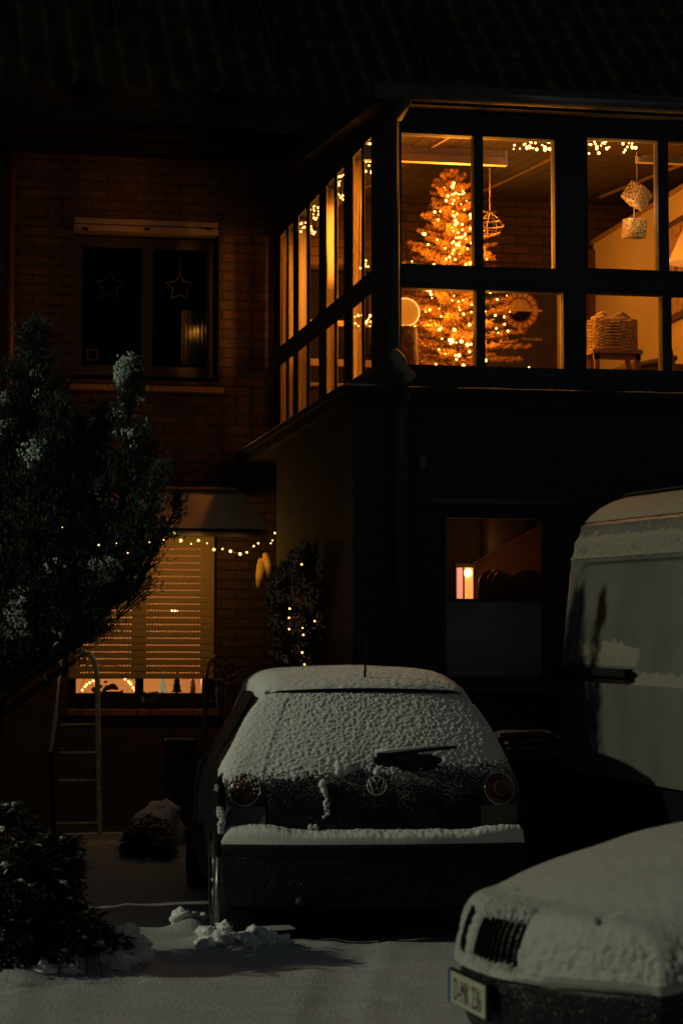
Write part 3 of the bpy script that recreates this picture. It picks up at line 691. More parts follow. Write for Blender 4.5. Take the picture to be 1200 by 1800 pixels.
for i, (px, py) in enumerate([(797, 330), (798, 385), (798, 430), (770, 450), (830, 455), (760, 560), (795, 600), (850, 590), (800, 530)]):
    lamp(W(px, py, ty-.42), 8.0, (1, .33, .03), .03, 'tree_light')
# garlands under the ceiling
def cluster(px0, py0, px1, py1, n, f): return [f(random.uniform(px0, px1), random.uniform(py0, py1)) for _ in range(n)]
GL = 'clusters of warm fairy lights under the conservatory ceiling'
def srt(p): return sorted(p, key=lambda v: (v.x, v.y))
light_string('dense warm light cluster at top of the second front pane', srt(cluster(890, 240, 974, 264, 34, lambda x, y: W(x, y, YB+.3))), BULB_M, .009, GL)
light_string('warm light cluster at top left of the third front pane', srt(cluster(1034, 244, 1072, 270, 18, lambda x, y: W(x, y, YB+.3))), BULB_M, .009, GL)
light_string('warm light cluster just left of the right-hand roof blind', srt(cluster(1088, 246, 1119, 268, 14, lambda x, y: W(x, y, YB+.3))), BULB_M, .009, GL)
XG = XB+.028
for (x0_, y0_, x1_, y1_, n, lab) in [(638, 252, 653, 305, 26, 'fairy light cluster in the side window nearest the corner'), (591, 308, 604, 352, 20, 'fairy light cluster in the second side window from the corner'),
        (541, 362, 561, 412, 30, 'fairy light cluster in the third side window from the corner'), (528, 385, 539, 412, 8, 'small fairy light group left of the third side window cluster'),
        (620, 552, 652, 574, 16, 'fairy lights low in the side window nearest the corner'), (626, 455, 652, 472, 9, 'short fairy light string just above the middle rail of the side glazing')]:
    light_string(lab, sorted(cluster(x0_, y0_, x1_, y1_, n, lambda x, y: WX(x, y, XG)), key=lambda v: v.y), BULB_M, .008, GL)
# main room lamps (inside the room the photograph shows lit)
lamp((XP-.8, 17.3, 4.7), 13, WARM, .12); lamp((XB+.5, 20.25, 4.9), 22, WARM, .1); lamp((XB+.75, 16.75, 4.75), 30, WARM, .1)
sp_ = bpy.data.lights.new('added_strip_spot', 'SPOT'); spo = bpy.data.objects.new('added_strip_spot', sp_); COL.objects.link(spo)  # added spot throwing warm light on the facade beside the glazing
sp_.energy = 420; sp_.color = (1, .36, .04); sp_.spot_size = R(24); sp_.spot_blend = .9; sp_.shadow_soft_size = .06
spo.location = (XB+.42, 16.9, 5.1); spo.rotation_euler = (Vector((3.2, 20.5, 4.7))-spo.location).to_track_quat('-Z', 'Y').to_euler()
lamp((5.3, 19.2, 4.9), 9, (1, .36, .05), .1)  # added fill lamp for the inner brick wall
# side curtains gathered at every post of the side glazing
def ypx(px): r = ray(px, 400); return XB/(r.x/r.y)
for (px, lab) in ((619, 'cream curtain gathered in the side window nearest the corner'), (572.5, 'cream curtain gathered in the second side window from the corner'), (523, 'cream curtain gathered in the third side window from the corner'), (492, 'cream curtain gathered in the side window next to the brick facade')):
    Yc = min(ypx(px)+.34, YF-.06); b = MB(); N = 26; zA, zB = FL+.02, WX(652, 240, XB).z+.06
    for i in range(N+1):
        x = XB+.040+.12*i/N; y = Yc+.014*math.sin(i*1.5)
        for k in range(9): z = zA+(zB-zA)*k/8; b.v.append((x+.006*math.sin(z*3+i*.2), y+.006*math.sin(z*2.2+i), z))
    b.f = [(i*9+k, (i+1)*9+k, (i+1)*9+k+1, i*9+k+1) for i in range(N) for k in range(8)]; b.m = [0]*len(b.f)
    o = b.build('curtain', mat('cream_curtain', (.8, .66, .42), .9), None, True); tag(o, lab, 'curtain', 'curtains in the side glazing'); m_ = o.modifiers.new('thick', 'SOLIDIFY'); m_.thickness = .004
# hanging wicker cubes
WICK = mat('woven_wicker', (.55, .38, .18), .75, var=.5, vscale=45, bump=.8, bscale=60)
def wicker_cube(px, py, s, rot, label, top):
    c = W(px, py, YB+.42); t = thing('wicker_cube', label, 'hanging ornament', c, 0, 'wicker cubes hanging in the window')
    b = MB(); M = Euler(rot).to_matrix(); n = 9; h = s/2
    for ax in range(3):
        for sg in (-1, 1):
            for i in range(n):
                for (u, v) in ((0, 1), (1, 0)):
                    pts = []
                    for k in range(8):
                        q = [0, 0, 0]; q[ax] = sg*(h+.0025*(1 if (k+i) % 2 else -1)); o2 = [x for x in range(3) if x != ax]
                        q[o2[u]] = -h+s*(i+.5)/n+random.uniform(-.002, .002); q[o2[v]] = -h+s*k/7; pts.append(M @ Vector(q))
                    b.tube(pts, s/n*.36, 4)
    b.build('weave', WICK, t)
    b = MB(); b.tube([(0, 0, h), (0, 0, top)], .003, 5); b.build('ribbon', LIGHTWOOD, t)
wicker_cube(1119, 344, .135, (.5, .35, .75), 'tilted wicker cube hanging above a second one', .32)
wicker_cube(1114, 402, .13, (.12, 0, .05), 'straight lower wicker cube with dark underside', .17)
lamp(W(1098, 368, YB+.22), 2.4, (1, .55, .2), .02, 'added_cube_fill')  # added fill lamp in front of the wicker cubes
# bench, basket
by = 17.0; q = W(1036, 622, by); q2 = W(1118, 622, by)
bench = thing('wooden_stool', 'light wooden bench carrying the wicker basket', 'bench', (q.x, by, FL)); L = q2.x-q.x; hz = q.z-FL+.02
b = MB(); b.box(-.02, L, -.15, .15, hz-.03, hz); b.box(-.01, L-.01, -.13, -.11, hz-.075, hz-.031); b.build('seat', mat('bench_wood', (.35, .2, .09), .5, var=.2), bench)
for sx in (.0, L-.05):
    for sy in (-.13, .10): b = MB(); b.box(sx, sx+.035, sy, sy+.035, 0, hz-.031); b.build('leg', mat('bench_wood', (.35, .2, .09), .5), bench)
bk = thing('wicker_basket', 'dark wicker basket filled with rounded loaves on the wooden bench', 'basket', (q.x+L*.48, by, FL+hz))
b = MB(); bw, bd, bh = .165, .11, .235
def rrect(t, grow=0):
    a = t*2*math.pi; c, s = math.cos(a), math.sin(a); e = .35
    return Vector(((bw+grow)*math.copysign(abs(c)**e, c), (bd+grow)*math.copysign(abs(s)**e, s), 0))
for r in range(20):
    z = bh*(r+.5)/20; b.tube([rrect(k/44, .006*(1 if (k//2+r) % 2 else -1)) + Vector((0, 0, z+random.uniform(-.002, .002))) for k in range(45)], .0068, 4, cap=False)
b.build('weave', WICK, bk)
b = MB(); b.box(-bw+.02, bw-.02, -bd+.02, bd-.02, .005, bh-.03); b.build('lining', BLACK, bk)
for i, (x, s) in enumerate(((-.085, .065), (.07, .07))):
    b = MB(); b.ball((x, 0, bh+.0), s, 14, 9, jit=.25, sq=(1.1, .9, .65)); b.tube([(x-s*.7, -.03, bh+.03), (x, -.04, bh+.05), (x+s*.7, -.02, bh+.02)], .012, 6)
    tag(b.build('bread_loaf', mat('loaf_crust%d' % i, (.6, .42, .2) if i == 0 else (.3, .18, .09), .7, var=.4, vscale=20), None, True), ('pale' if i == 0 else 'dark crusty')+' rounded loaf on top of the wicker basket', 'bread', 'loaves in the wicker basket').location = bk.location
lamp((bk.location.x-.3, by-.35, bk.location.z+.55), .5, WARM, .06)
# reclining chair
q = W(1140, 640, 17.6)
ch = thing('reclining_chair', 'grey reclining chair with rounded armrest by the basket bench', 'chair', (q.x, 17.6, FL))
DG = mat('grey_green_upholstery', (.10, .085, .05), .8, var=.2); hh = q.z-FL
b = MB(); b.box(-.28, .55, -.25, .25, hh-.16, hh-.02); o = b.build('seat', DG, ch); bevel(o, .05, 3)
b = MB(); M = Matrix.Translation((.02, .0, hh+.02)) @ Matrix.Rotation(R(-12), 4, 'Y'); b.box(-.22, .12, -.27, -.2, -.05, .0, M=M); b.box(.03, .09, -.28, -.19, -.22, .11, M=M); o = b.build('armrest', DG, ch); bevel(o, .025, 3)
b = MB(); M = Matrix.Translation((.42, 0, hh)) @ Matrix.Rotation(R(25), 4, 'Y'); b.box(-.06, .08, -.25, .25, -.1, .42, M=M); o = b.build('backrest', DG, ch); bevel(o, .06, 3)
for sx in (-.24, .45):
    for sy in (-.22, .2): b = MB(); b.tube([(sx, sy, hh-.16), (sx, sy, 0)], .02, 6); b.build('leg', DARKWOOD, ch)
# floor lamp with cone shade, right edge
q = W(1216, 462, 17.5); fl = thing('floor_lamp', 'floor lamp with a wide conical cloth shade at the right window', 'lamp', (q.x, 17.5, FL)); hz = q.z-FL
b = MB(); b.lathe([(.19, hz), (.07, hz+.27), (.068, hz+.27), (.187, hz)], (0, 0, 0), 32); b.build('shade', mat('lamp_shade_cloth', (.7, .5, .25), .9, emit=(1, .36, .05), estr=.28), fl, True)
b = MB(); b.tube([(0, 0, 0), (0, 0, hz+.2)], .012, 8); b.lathe([(.001, .02), (.14, .02), (.14, 0)], (0, 0, 0), 20); b.build('stand', BLACK, fl)
b = MB(); b.ball((0, 0, hz+.08), .04, 10, 8); b.build('bulb', mat('lamp_bulb', (1, .8, .5), .4, emit=(1, .5, .15), estr=6), fl, True)
# wall picture on partition wall
p0 = WX(1158, 575, XP-.03); p1 = WX(1158, 402, XP-.03)
b = MB(); b.box(XP-.035, XP-.002, p0.y-1.15, p0.y, p0.z, p1.z); b.box(XP-.037, XP-.0355, p0.y-1.1, p0.y-.05, p0.z+.05, p1.z-.05, 1)
def art():
    m = bpy.data.materials.new('abstract_wall_art'); m.use_nodes = True; nt = m.node_tree; bs = nt.nodes['Principled BSDF']; bs.inputs['Roughness'].default_value = .6
    n = nt.nodes.new('ShaderNodeTexNoise'); n.inputs['Scale'].default_value = 3.5; n.inputs['Detail'].default_value = 5; n.inputs['Distortion'].default_value = 1.4
    r = nt.nodes.new('ShaderNodeValToRGB'); r.color_ramp.elements[0].position = .4; r.color_ramp.elements[0].color = (.16, .06, .02, 1); r.color_ramp.elements[1].position = .58; r.color_ramp.elements[1].color = (.6, .4, .2, 1)
    tc = nt.nodes.new('ShaderNodeTexCoord'); nt.links.new(tc.outputs['Object'], n.inputs['Vector']); nt.links.new(n.outputs['Fac'], r.inputs[0]); nt.links.new(r.outputs[0], bs.inputs['Base Color']); return m
tag(b.build('wall_picture', [mat('picture_frame_wood', (.10, .035, .015), .6), art()]), 'large brown blurred picture on the yellow partition wall', 'picture')
# dark panel with round emblem
pY = YF-.12; r0 = rectY(855, 480, 979, 700, pY); z0p = FL+.02
pn = thing('poster_panel', 'dark poster board with round cream and red emblem and small lettering', 'poster', ((r0[0]+r0[2])/2, pY, z0p)); ww = (r0[2]-r0[0])/2; pc = pn.location
hp = W(900, 500, pY).z+.12-z0p
b = MB(); b.box(-ww, ww, 0, .04, 0, hp); b.build('board', mat('black_board', (.03, .022, .018), .5, var=.3), pn)
b = MB(); b.box(ww, ww+.02, -.01, .04, 0, hp); b.build('edge_trim', LIGHTWOOD, pn)
ec = W(913, 545, pY); ex, ez_ = ec.x-pc.x, ec.z-pc.z
def disc(mb, cx, cz, ra, rb, y, t, n=40, a0=0, a1=2*math.pi, mi=0):
    vs = []; fs = []
    for i in range(n+1):
        a = a0+(a1-a0)*i/n; vs += [(cx+ra*math.cos(a), y, cz+ra*math.sin(a)), (cx+rb*math.cos(a), y, cz+rb*math.sin(a)), (cx+rb*math.cos(a), y+t, cz+rb*math.sin(a)), (cx+ra*math.cos(a), y+t, cz+ra*math.sin(a))]
    for i in range(n):
        k = i*4; fs += [(k, k+1, k+5, k+4), (k+1, k+2, k+6, k+5), (k+3, k, k+4, k+7)]
    mb.add(vs, fs, mi)
CREAM = mat('cream_print', (.75, .5, .2), .6, var=.25, vscale=30); REDP = mat('dark_red_print', (.28, .03, .02), .6, var=.3, vscale=20)
b = MB()
disc(b, ex, ez_, .001, .175, -.003, .002, mi=1)
for k in range(18):
    a = 2*math.pi*k/18; disc(b, ex, ez_, .115, .16, -.006, .002, 5, a+.04, a+.31, 0)
disc(b, ex, ez_, .001, .1, -.006, .002, 24, .1, math.pi-.1, 0); disc(b, ex, ez_, .001, .1, -.0065, .002, 24, math.pi+.1, 2*math.pi-.1, 2)
b.box(ex-.12, ex+.2, -.012, -.008, ez_-.012, ez_+.008, 0); b.build('emblem', [CREAM, REDP, BLACK], pn)
def text(body, loc, size, m, parent, rot=(R(90), 0, 0), ext_=.0006, name='lettering', align='LEFT', sx=1):
    c = bpy.data.curves.new(name, 'FONT'); c.body = body; c.size = size; c.extrude = ext_; c.align_x = align
    o = bpy.data.objects.new(name, c); COL.objects.link(o); dg = bpy.context.evaluated_depsgraph_get(); me = bpy.data.meshes.new_from_object(o.evaluated_get(dg))
    bpy.data.objects.remove(o); me.materials.clear(); me.materials.append(m); o = bpy.data.objects.new(name, me); COL.objects.link(o); o.location = loc; o.rotation_euler = rot; o.scale = (sx, 1, 1)
    if parent: o.parent = parent
    return o
q = W(916, 598, pY); text('PREACHERS', (q.x-pc.x, -.002, q.z-pc.z), .035, CREAM, pn)
# globe lamp on log
q = W(716, 550, 16.75); gl = thing('globe_lamp', 'glowing round disc lamp standing on a log by the window corner', 'lamp', (q.x-.02, 16.75, q.z-.1))
b = MB(); b.lathe([(.001, -.025), (.095, -.025), (.103, 0), (.095, .025), (.001, .025)], (0, 0, .1), 32, M=Matrix.Rotation(R(90), 3, 'X')); b.build('disc', mat('globe_glow', (.35, .16, .03), .6, emit=(1, .30, .02), estr=.5), gl, True)
b = MB(); pts = [(math.cos(a)*.1, -.028, .1+math.sin(a)*.1) for a in [i*math.pi/20 for i in range(41)]]; b.tube(pts, .006, 5); b.build('rim', mat('rim_glow', (1, .7, .3), .5, emit=(1, .5, .12), estr=1.2), gl)
zl = gl.location.z; b = MB(); b.lathe([(.10, FL-zl), (.095, -.2), (.088, -.02), (.08, -.004), (.001, -.004)], (0, 0, 0), 18)
o = b.build('tree_log', mat('mossy_bark', (.12, .075, .035), .9, var=.6, vscale=18, bump=1, bscale=25), None, True); o.location = gl.location; tag(o, 'upright bark-covered log under the round disc lamp', 'log')
# hanging basket by tree
q = W(861, 372, 16.7); hb = thing('hanging_basket', 'small wire basket hanging beside the Christmas tree', 'hanging ornament', q)
b = MB(); b.tube([(0, 0, 0), (0, 0, .32)], .005, 5); b.tube([(-.05, 0, 0), (.05, 0, 0)], .007, 6)
for k in range(8):
    a = k*math.pi/4; b.tube([(0, 0, -.0), (math.cos(a)*.06, math.sin(a)*.06, -.05), (math.cos(a)*.1, math.sin(a)*.1, -.1), (math.cos(a)*.06, math.sin(a)*.06, -.17), (0, 0, -.18)], .003, 4)
for (r, z) in ((.1, -.1), (.07, -.06), (.07, -.15)): b.tube([(math.cos(i*math.pi/8)*r, math.sin(i*math.pi/8)*r, z) for i in range(17)], .004, 4)
b.build('wire_frame', mat('brass_wire', (.22, .14, .06), .5, .3), hb)

# ------------------------------------------------------------------ added wing and wall outside the left edge, placed for their shade
shade_wing = thing('added_shade_wing', 'added brick wing out of view that shades the facade', 'light blocker', (-2.2, 17.6, 0)); hl = Vector((-2.2, 17.6, 0))
b = MB(); holed(b, 'x', -3.6, -3.3, 15.3, 20.4, -.3, 9.6, [(17.6, 1.2, 18.8, 2.4), (17.6, 3.9, 18.8, 5.1)]); b.box(-8, -3.61, 15.3, 15.6, -.3, 9.6); b.box(-3.9, -3.7, 15.61, 20.4, -.3, 9.6); sub(b).build('wall', BRY, shade_wing)
b = MB(); b.box(-8, -3.1, 15.1, 20.4, 9.61, 9.8); sub(b).build('roof', BLACK, shade_wing)
shade_wall = MB(); shade_wall.box(-1.5, -1.2, 14.15, 15.25, -.3, 2.0); shade_wall.box(-1.55, -1.15, 14.1, 15.25, 2.001, 2.06)  # added out of view to keep the yard ground in shade
tag(shade_wall.build('added_shade_wall', BRY), 'added brick wall with flat coping, out of view, that shades the yard', 'wall')
for z in (1.2, 3.9):
    b = MB(); holed(b, 'x', -3.5, -3.42, 17.6, 18.8, z, z+1.2, [(17.68, z+.08, 18.16, z+1.12), (18.24, z+.08, 18.72, z+1.12)]); o = sub(b).build('window', FRAMEB, shade_wing)
    b = MB(); b.box(-3.47, -3.464, 17.67, 18.73, z+.07, z+1.13); sub(b).build('pane', glass_mat('opaque_dark_glass', (.1, .1, .1)), o)

# ------------------------------------------------------------------ cars
def sm(a, b, x):
    t = max(0, min(1, (x-a)/(b-a))); return t*t*(3-2*t)
def lerp(a, b, t): return a+(b-a)*t
class Shell:
    """closed car skin: a lengthwise profile swept across (|u|<=1) and down both flanks (1<|u|<=2)"""
    def __init__(s, prof, flank, iside, bottom=.2, pw=2.6):
        s.p = prof; s.fl = flank; s.i0 = iside; s.bot = bottom; s.pw = pw; s.n = len(prof)-1
    def prof(s, t):
        t = max(0, min(s.n-1e-6, t)); i = int(t); f = t-i; P = s.p
        a, b, c, d = P[max(i-1, 0)], P[i], P[i+1], P[min(i+2, s.n)]
        r = []
        for k in range(len(b)):
            m1 = (c[k]-a[k])*.5; m2 = (d[k]-b[k])*.5; dl = c[k]-b[k]
            if m1*dl <= 0: m1 = 0
            if m2*dl <= 0: m2 = 0
            lim = 2.5*abs(dl); m1 = max(-lim, min(lim, m1)); m2 = max(-lim, min(lim, m2))
            r.append((2*f**3-3*f*f+1)*b[k]+(f**3-2*f*f+f)*m1+(-2*f**3+3*f*f)*c[k]+(f**3-f*f)*m2)
        return r
    def top(s, t, v):
        y, z, w, k, c, rc = s.prof(t); a = abs(v)
        return Vector((v*w, y+k*a**s.pw, z-c*v*v))
    def side(s, t, q, sg):
        e = s.top(t, 1); z = e.z+(s.bot-e.z)*q; h = max(.05, e.z-s.bot); tt = 1-q
        x = e.x+(s.fl(e.y, z, e.x, e.z)-e.x)*(1-tt**7)
        return Vector((sg*x, e.y, z))
    def P(s, t, u):
        a = abs(u); sg = 1 if u >= 0 else -1; rc = s.prof(t)[5]*sm(s.i0-.2, s.i0+1.2, t)
        if rc > .005:
            e = s.top(t, 1); d1 = min(.45, rc/max(.2, e.x)); d2 = min(.7, rc/max(.1, e.z-s.bot))
            if 1-d1 < a < 1+d2:
                f = (a-1+d1)/(d1+d2); A = s.top(t, sg*(1-d1)); B = s.top(t, sg); C = s.side(t, d2, sg)
                return A*(1-f)**2+B*2*f*(1-f)+C*f*f
        return s.top(t, sg*a) if a <= 1 else s.side(t, a-1, sg)
    def N(s, t, u, e=.02):
        du = s.P(t, min(2, u+e))-s.P(t, max(-2, u-e)); dt = s.P(min(s.n, t+e), u)-s.P(max(0, t-e), u)
        n = du.cross(dt)
        return n.normalized() if n.length > 1e-9 else Vector((0, 0, 1))
    def body(s, name, m, parent, nt=6, nu=44, tmin=0, tmax=None):
        tmax = s.n if tmax is None else tmax
        b = MB(); T = [tmin+(tmax-tmin)*i/(nt*s.n) for i in range(nt*s.n+1)]
        us = [-2+4*k/nu for k in range(nu+1)]
        for t in T:
            for u in us: b.v.append(tuple(s.P(t, u)))
        m1 = nu+1
        for i in range(len(T)-1):
            for k in range(nu):
                if T[i] < s.i0 and abs((us[k]+us[k+1])/2) > 1: continue
                b.f.append((i*m1+k, i*m1+k+1, (i+1)*m1+k+1, (i+1)*m1+k))
        b.m = [0]*len(b.f); return b.build(name, m, parent, True)
    def snow(s, name, m, parent, t0, t1, u0, u1, nt, nu, hf):
        b = MB(); H = []
        G = [[s.P(t0+(t1-t0)*i/nt, u0+(u1-u0)*k/nu) for k in range(nu+1)] for i in range(nt+1)]
        for i in range(nt+1):
            t = t0+(t1-t0)*i/nt
            for k in range(nu+1):
                u = u0+(u1-u0)*k/nu; p = G[i][k]
                n = (G[i][min(nu, k+2)]-G[i][max(0, k-2)]).cross(G[min(nt, i+2)][k]-G[max(0, i-2)][k]).normalized()
                h = hf(p, n, t, u); H.append(h); b.v.append(tuple(p+n*max(h, -.008)))
        w = nu+1
        for i in range(nt):
            for k in range(nu):
                q = (i*w+k, i*w+k+1, (i+1)*w+k+1, (i+1)*w+k)
                if max(H[j] for j in q) <= -.002: continue
                b.f.append(q)
        b.m = [0]*len(b.f); o = b.build(name, m, parent, True)
        bm = bmesh.new(); bm.from_mesh(o.data); bmesh.ops.delete(bm, geom=[v for v in bm.verts if not v.link_faces], context='VERTS'); bm.to_mesh(o.data); bm.free()
        return o
PAINT = mat('black_car_paint', (.010, .011, .013), .4, 0, spec=.12); PLAST = mat('black_plastic', (.006, .0065, .007), .8, var=.3, vscale=20, spec=.1)
TINT = mat('tinted_glass', (.006, .007, .008), .6, spec=.05); RUBBER = mat('tyre_rubber', (.014, .014, .014), .85, bump=.4, bscale=80)
RIM = mat('alloy_rim', (.2, .2, .21), .4, .7)
SNOWC = snow_mat('car_snow', (.70, .70, .66), 90, .3)
def NZ(p, s, sd=0): return noise.noise(Vector((p.x*s+sd, p.y*s, p.z*s)))
def wheel(parent, x, y, r=.3, w=.19):
    t = MB(); M = Matrix.Rotation(R(90), 3, 'Y'); t.lathe([(r*.62, -w/2), (r*.92, -w/2), (r, -w/2+.025), (r, w/2-.025), (r*.92, w/2), (r*.62, w/2)], (x, y, r), 30, M=M)
    o = t.build('wheel', RUBBER, parent, True)
    b = MB(); sg = 1 if x > 0 else -1; xx = x+sg*(w/2-.03)
    b.lathe([(.001, 0), (.05, 0), (.06, -.02*sg), (r*.6, -.02*sg), (r*.63, 0), (r*.63, -.08*sg)], (xx, y, r), 24, M=M)
    for k in range(5):
        a = k*2*math.pi/5; b.tube([(xx+.01*sg, y+.04*math.cos(a), r+.04*math.sin(a)), (xx+.01*sg, y+r*.58*math.cos(a), r+r*.58*math.sin(a))], .018, 6)
    b.build('rim', RIM, o, True)

# --- snow-covered hatchback, rear towards the camera
HZ = R(-4.54); hx = CAM + Fv*0
pp = WD(664, 1480, 13.15); CX, CY = pp.x, pp.y
hat = thing('hatchback_car', 'black small hatchback with snow-covered rear window, rear end facing the street', 'car', (CX, CY, .0), HZ)
#      y     z     w     k    c    rc
HP = [(.03, .20, .80, .15, 0, .0), (.00, .30, .825, .16, 0, .0), (-.01, .45, .84, .16, 0, 0), (.0, .51, .84, .16, 0, 0), (.03, .545, .84, .15, 0, .0), (.115, .56, .845, .11, 0, .02),
      (.125, .61, .85, .12, 0, .03), (.135, .735, .855, .13, 0, .06), (.155, .86, .85, .135, 0, .09), (.195, .955, .825, .135, 0, .10), (.30, 1.12, .738, .13, 0, .10), (.40, 1.26, .66, .12, 0, .09),
      (.465, 1.352, .59, .10, .012, .08), (.50, 1.395, .57, .10, .025, .09), (.62, 1.432, .565, .07, .035, .10), (1.0, 1.480, .57, .03, .04, .12), (1.6, 1.50, .58, .0, .04, .12), (2.15, 1.46, .57, -.03, .04, .12),
      (2.75, 1.12, .68, -.10, .03, .1), (2.98, .985, .75, -.14, .03, .1), (3.5, .89, .72, -.2, .03, .12), (3.78, .76, .68, -.26, .02, .1), (3.86, .6, .66, -.28, 0, .05), (3.88, .3, .66, -.28, 0, .02), (3.84, .2, .66, -.28, 0, .0)]
def hflank(y, z, we, ze):
    tab = [(.2, .80), (.35, .85), (.55, .872), (.75, .872), (.93, .845)]
    tp = 1-.05*(1-sm(.1, .75, y))-.06*sm(3.0, 3.7, y)
    if z <= .93:
        for (a, c) in zip(tab, tab[1:]):
            if z <= c[0]: b = lerp(a[1], c[1], max(0, (z-a[0])/(c[0]-a[0]))); break
        return b*tp
    return lerp(.845*tp, we, min(1, (z-.93)/max(.02, ze-.93)))
HS = Shell(HP, hflank, 4)
def dusted(name, z0, z1, side=0):
    m = PAINT.copy(); m.name = name; nt = m.node_tree; bs = nt.nodes['Principled BSDF']; L = nt.links
    tc = nt.nodes.new('ShaderNodeTexCoord'); sp = nt.nodes.new('ShaderNodeSeparateXYZ'); L.new(tc.outputs['Object'], sp.inputs[0])
    mr = nt.nodes.new('ShaderNodeMapRange'); mr.inputs['From Min'].default_value = z0; mr.inputs['From Max'].default_value = z1; L.new(sp.outputs[2], mr.inputs['Value'])
    n1 = nt.nodes.new('ShaderNodeTexNoise'); n1.inputs['Scale'].default_value = 150; n1.inputs['Detail'].default_value = 3; L.new(tc.outputs['Object'], n1.inputs['Vector'])
    n2 = nt.nodes.new('ShaderNodeTexNoise'); n2.inputs['Scale'].default_value = 9; L.new(tc.outputs['Object'], n2.inputs['Vector'])
    a = nt.nodes.new('ShaderNodeMath'); a.operation = 'MULTIPLY_ADD'; a.inputs[1].default_value = .26; L.new(mr.outputs[0], a.inputs[0]); L.new(n1.outputs['Fac'], a.inputs[2])
    c = nt.nodes.new('ShaderNodeMath'); c.operation = 'MULTIPLY_ADD'; c.inputs[1].default_value = .22; L.new(n2.outputs['Fac'], c.inputs[0]); L.new(a.outputs[0], c.inputs[2])
    gy = nt.nodes.new('ShaderNodeMapRange'); gy.inputs['From Min'].default_value = .32; gy.inputs['From Max'].default_value = .55; gy.inputs['To Min'].default_value = 0; gy.inputs['To Max'].default_value = side; L.new(sp.outputs[1], gy.inputs['Value'])
    sb = nt.nodes.new('ShaderNodeMath'); sb.operation = 'SUBTRACT'; L.new(c.outputs[0], sb.inputs[0]); L.new(gy.outputs[0], sb.inputs[1]); c = sb
    if side:   # the bare patch under the wiper arm
        v1 = nt.nodes.new('ShaderNodeVectorMath'); v1.operation = 'SUBTRACT'; v1.inputs[1].default_value = (.20, 0, .985); L.new(tc.outputs['Object'], v1.inputs[0])
        v2 = nt.nodes.new('ShaderNodeVectorMath'); v2.operation = 'MULTIPLY'; v2.inputs[1].default_value = (5.2, 0, 21); L.new(v1.outputs[0], v2.inputs[0])
        v3 = nt.nodes.new('ShaderNodeVectorMath'); v3.operation = 'LENGTH'; L.new(v2.outputs[0], v3.inputs[0])
        lt = nt.nodes.new('ShaderNodeMapRange'); lt.inputs['From Min'].default_value = .8; lt.inputs['From Max'].default_value = 1.3; lt.inputs['To Min'].default_value = .5; lt.inputs['To Max'].default_value = 0; L.new(v3.outputs['Value'], lt.inputs['Value'])
        s2 = nt.nodes.new('ShaderNodeMath'); s2.operation = 'SUBTRACT'; L.new(c.outputs[0], s2.inputs[0]); L.new(lt.outputs[0], s2.inputs[1]); c = s2
    r = nt.nodes.new('ShaderNodeMapRange'); r.inputs['From Min'].default_value = .76; r.inputs['From Max'].default_value = .88; r.inputs['To Max'].default_value = .8; L.new(c.outputs[0], r.inputs['Value'])
    mx = nt.nodes.new('ShaderNodeMixRGB'); mx.inputs[1].default_value = (.010, .011, .013, 1); mx.inputs[2].default_value = (.62, .62, .57, 1); L.new(r.outputs[0], mx.inputs[0]); L.new(mx.outputs[0], bs.inputs['Base Color'])
    bp = nt.nodes.new('ShaderNodeBump'); bp.inputs['Strength'].default_value = .6; bp.inputs['Distance'].default_value = .006; L.new(r.outputs[0], bp.inputs['Height']); L.new(bp.outputs[0], bs.inputs['Normal'])
    return m
HS.body('body', dusted('snow_dusted_black_paint', .72, 1.02, .5), hat, 6, 56)
def hsn(p, n, t, u):
    z = p.z; a = abs(u)
    gran = .6*NZ(p, 60)+.4*NZ(p, 100, 3)                 # clumpy grains
    cov = sm(.80, 1.10, z+.05*NZ(p, 6, 2)+.05*sm(.2, -1.1, u)-.03*sm(.2, 1, u))
    if t < 12.1:
        h = -.017+cov*.034+gran*(.022-.011*cov) + .004*sm(-.6, -1.0, u)
        if u < -.72: h = max(h, 0)*0+(-.012+cov*.034+gran*.008)*1.0
        if z < .74+.03*NZ(p, 5, 8): h = -.02
        # bare patch beneath the wiper blade
        dx, dz = (p.x-.20)/.20, (z-.985)/.042
        if dx*dx+dz*dz < 1+.4*NZ(p, 20, 4): h = min(h, -.004)
        if a > 1: h -= (a-1)*.30 if u > 0 else (a-1)*.02+.06*sm(.55, .9, p.y+.08*NZ(p, 7))+.05*sm(.84, .70, z+.06*NZ(p, 9))
    else:
        h = .030+.006*NZ(p, 5)+.0035*NZ(p, 40)
        if a > .97: h -= (a-.97)*.35
    # dark gap under the spoiler lip
    if 12.0 <= t < 12.62 and a < .93+.02*NZ(p, 30): h = -.02
    return h
HSN = HS.snow('snow_cover', SNOWC, hat, 7, 17.6, -1.7, 1.3, 620, 350, hsn)
b = MB(); N = 40  # spoiler lip
vs = []
for i in range(N+1):
    v = -.93+1.86*i/N; p = HS.P(12.62, v)
    for (dy, dz) in ((-.035, -.012), (-.035, .006), (.02, .012), (.02, -.02)): vs.append(p+Vector((0, dy*(1-.5*abs(v)**6), dz)))
b.add(vs, [(i*4+k, i*4+(k+1) % 4, i*4+4+(k+1) % 4, i*4+4+k) for i in range(N) for k in range(4)]+[(0, 1, 2, 3), (N*4+3, N*4+2, N*4+1, N*4)]); b.build('spoiler', PAINT, hat)
b = MB(); MMs = 6
for i in range(121):
    v = -.93+1.86*i/120; p = HS.P(12.62, v)
    for k in range(7):
        a = math.pi*k/6; hgt = .020+.008*NZ(p, 18)+.005*NZ(p, 50, 2); b.v.append(tuple(p+Vector((0, -.005-.036*math.cos(a)+.006*NZ(p, 30, k), .006+hgt*math.sin(a)))))
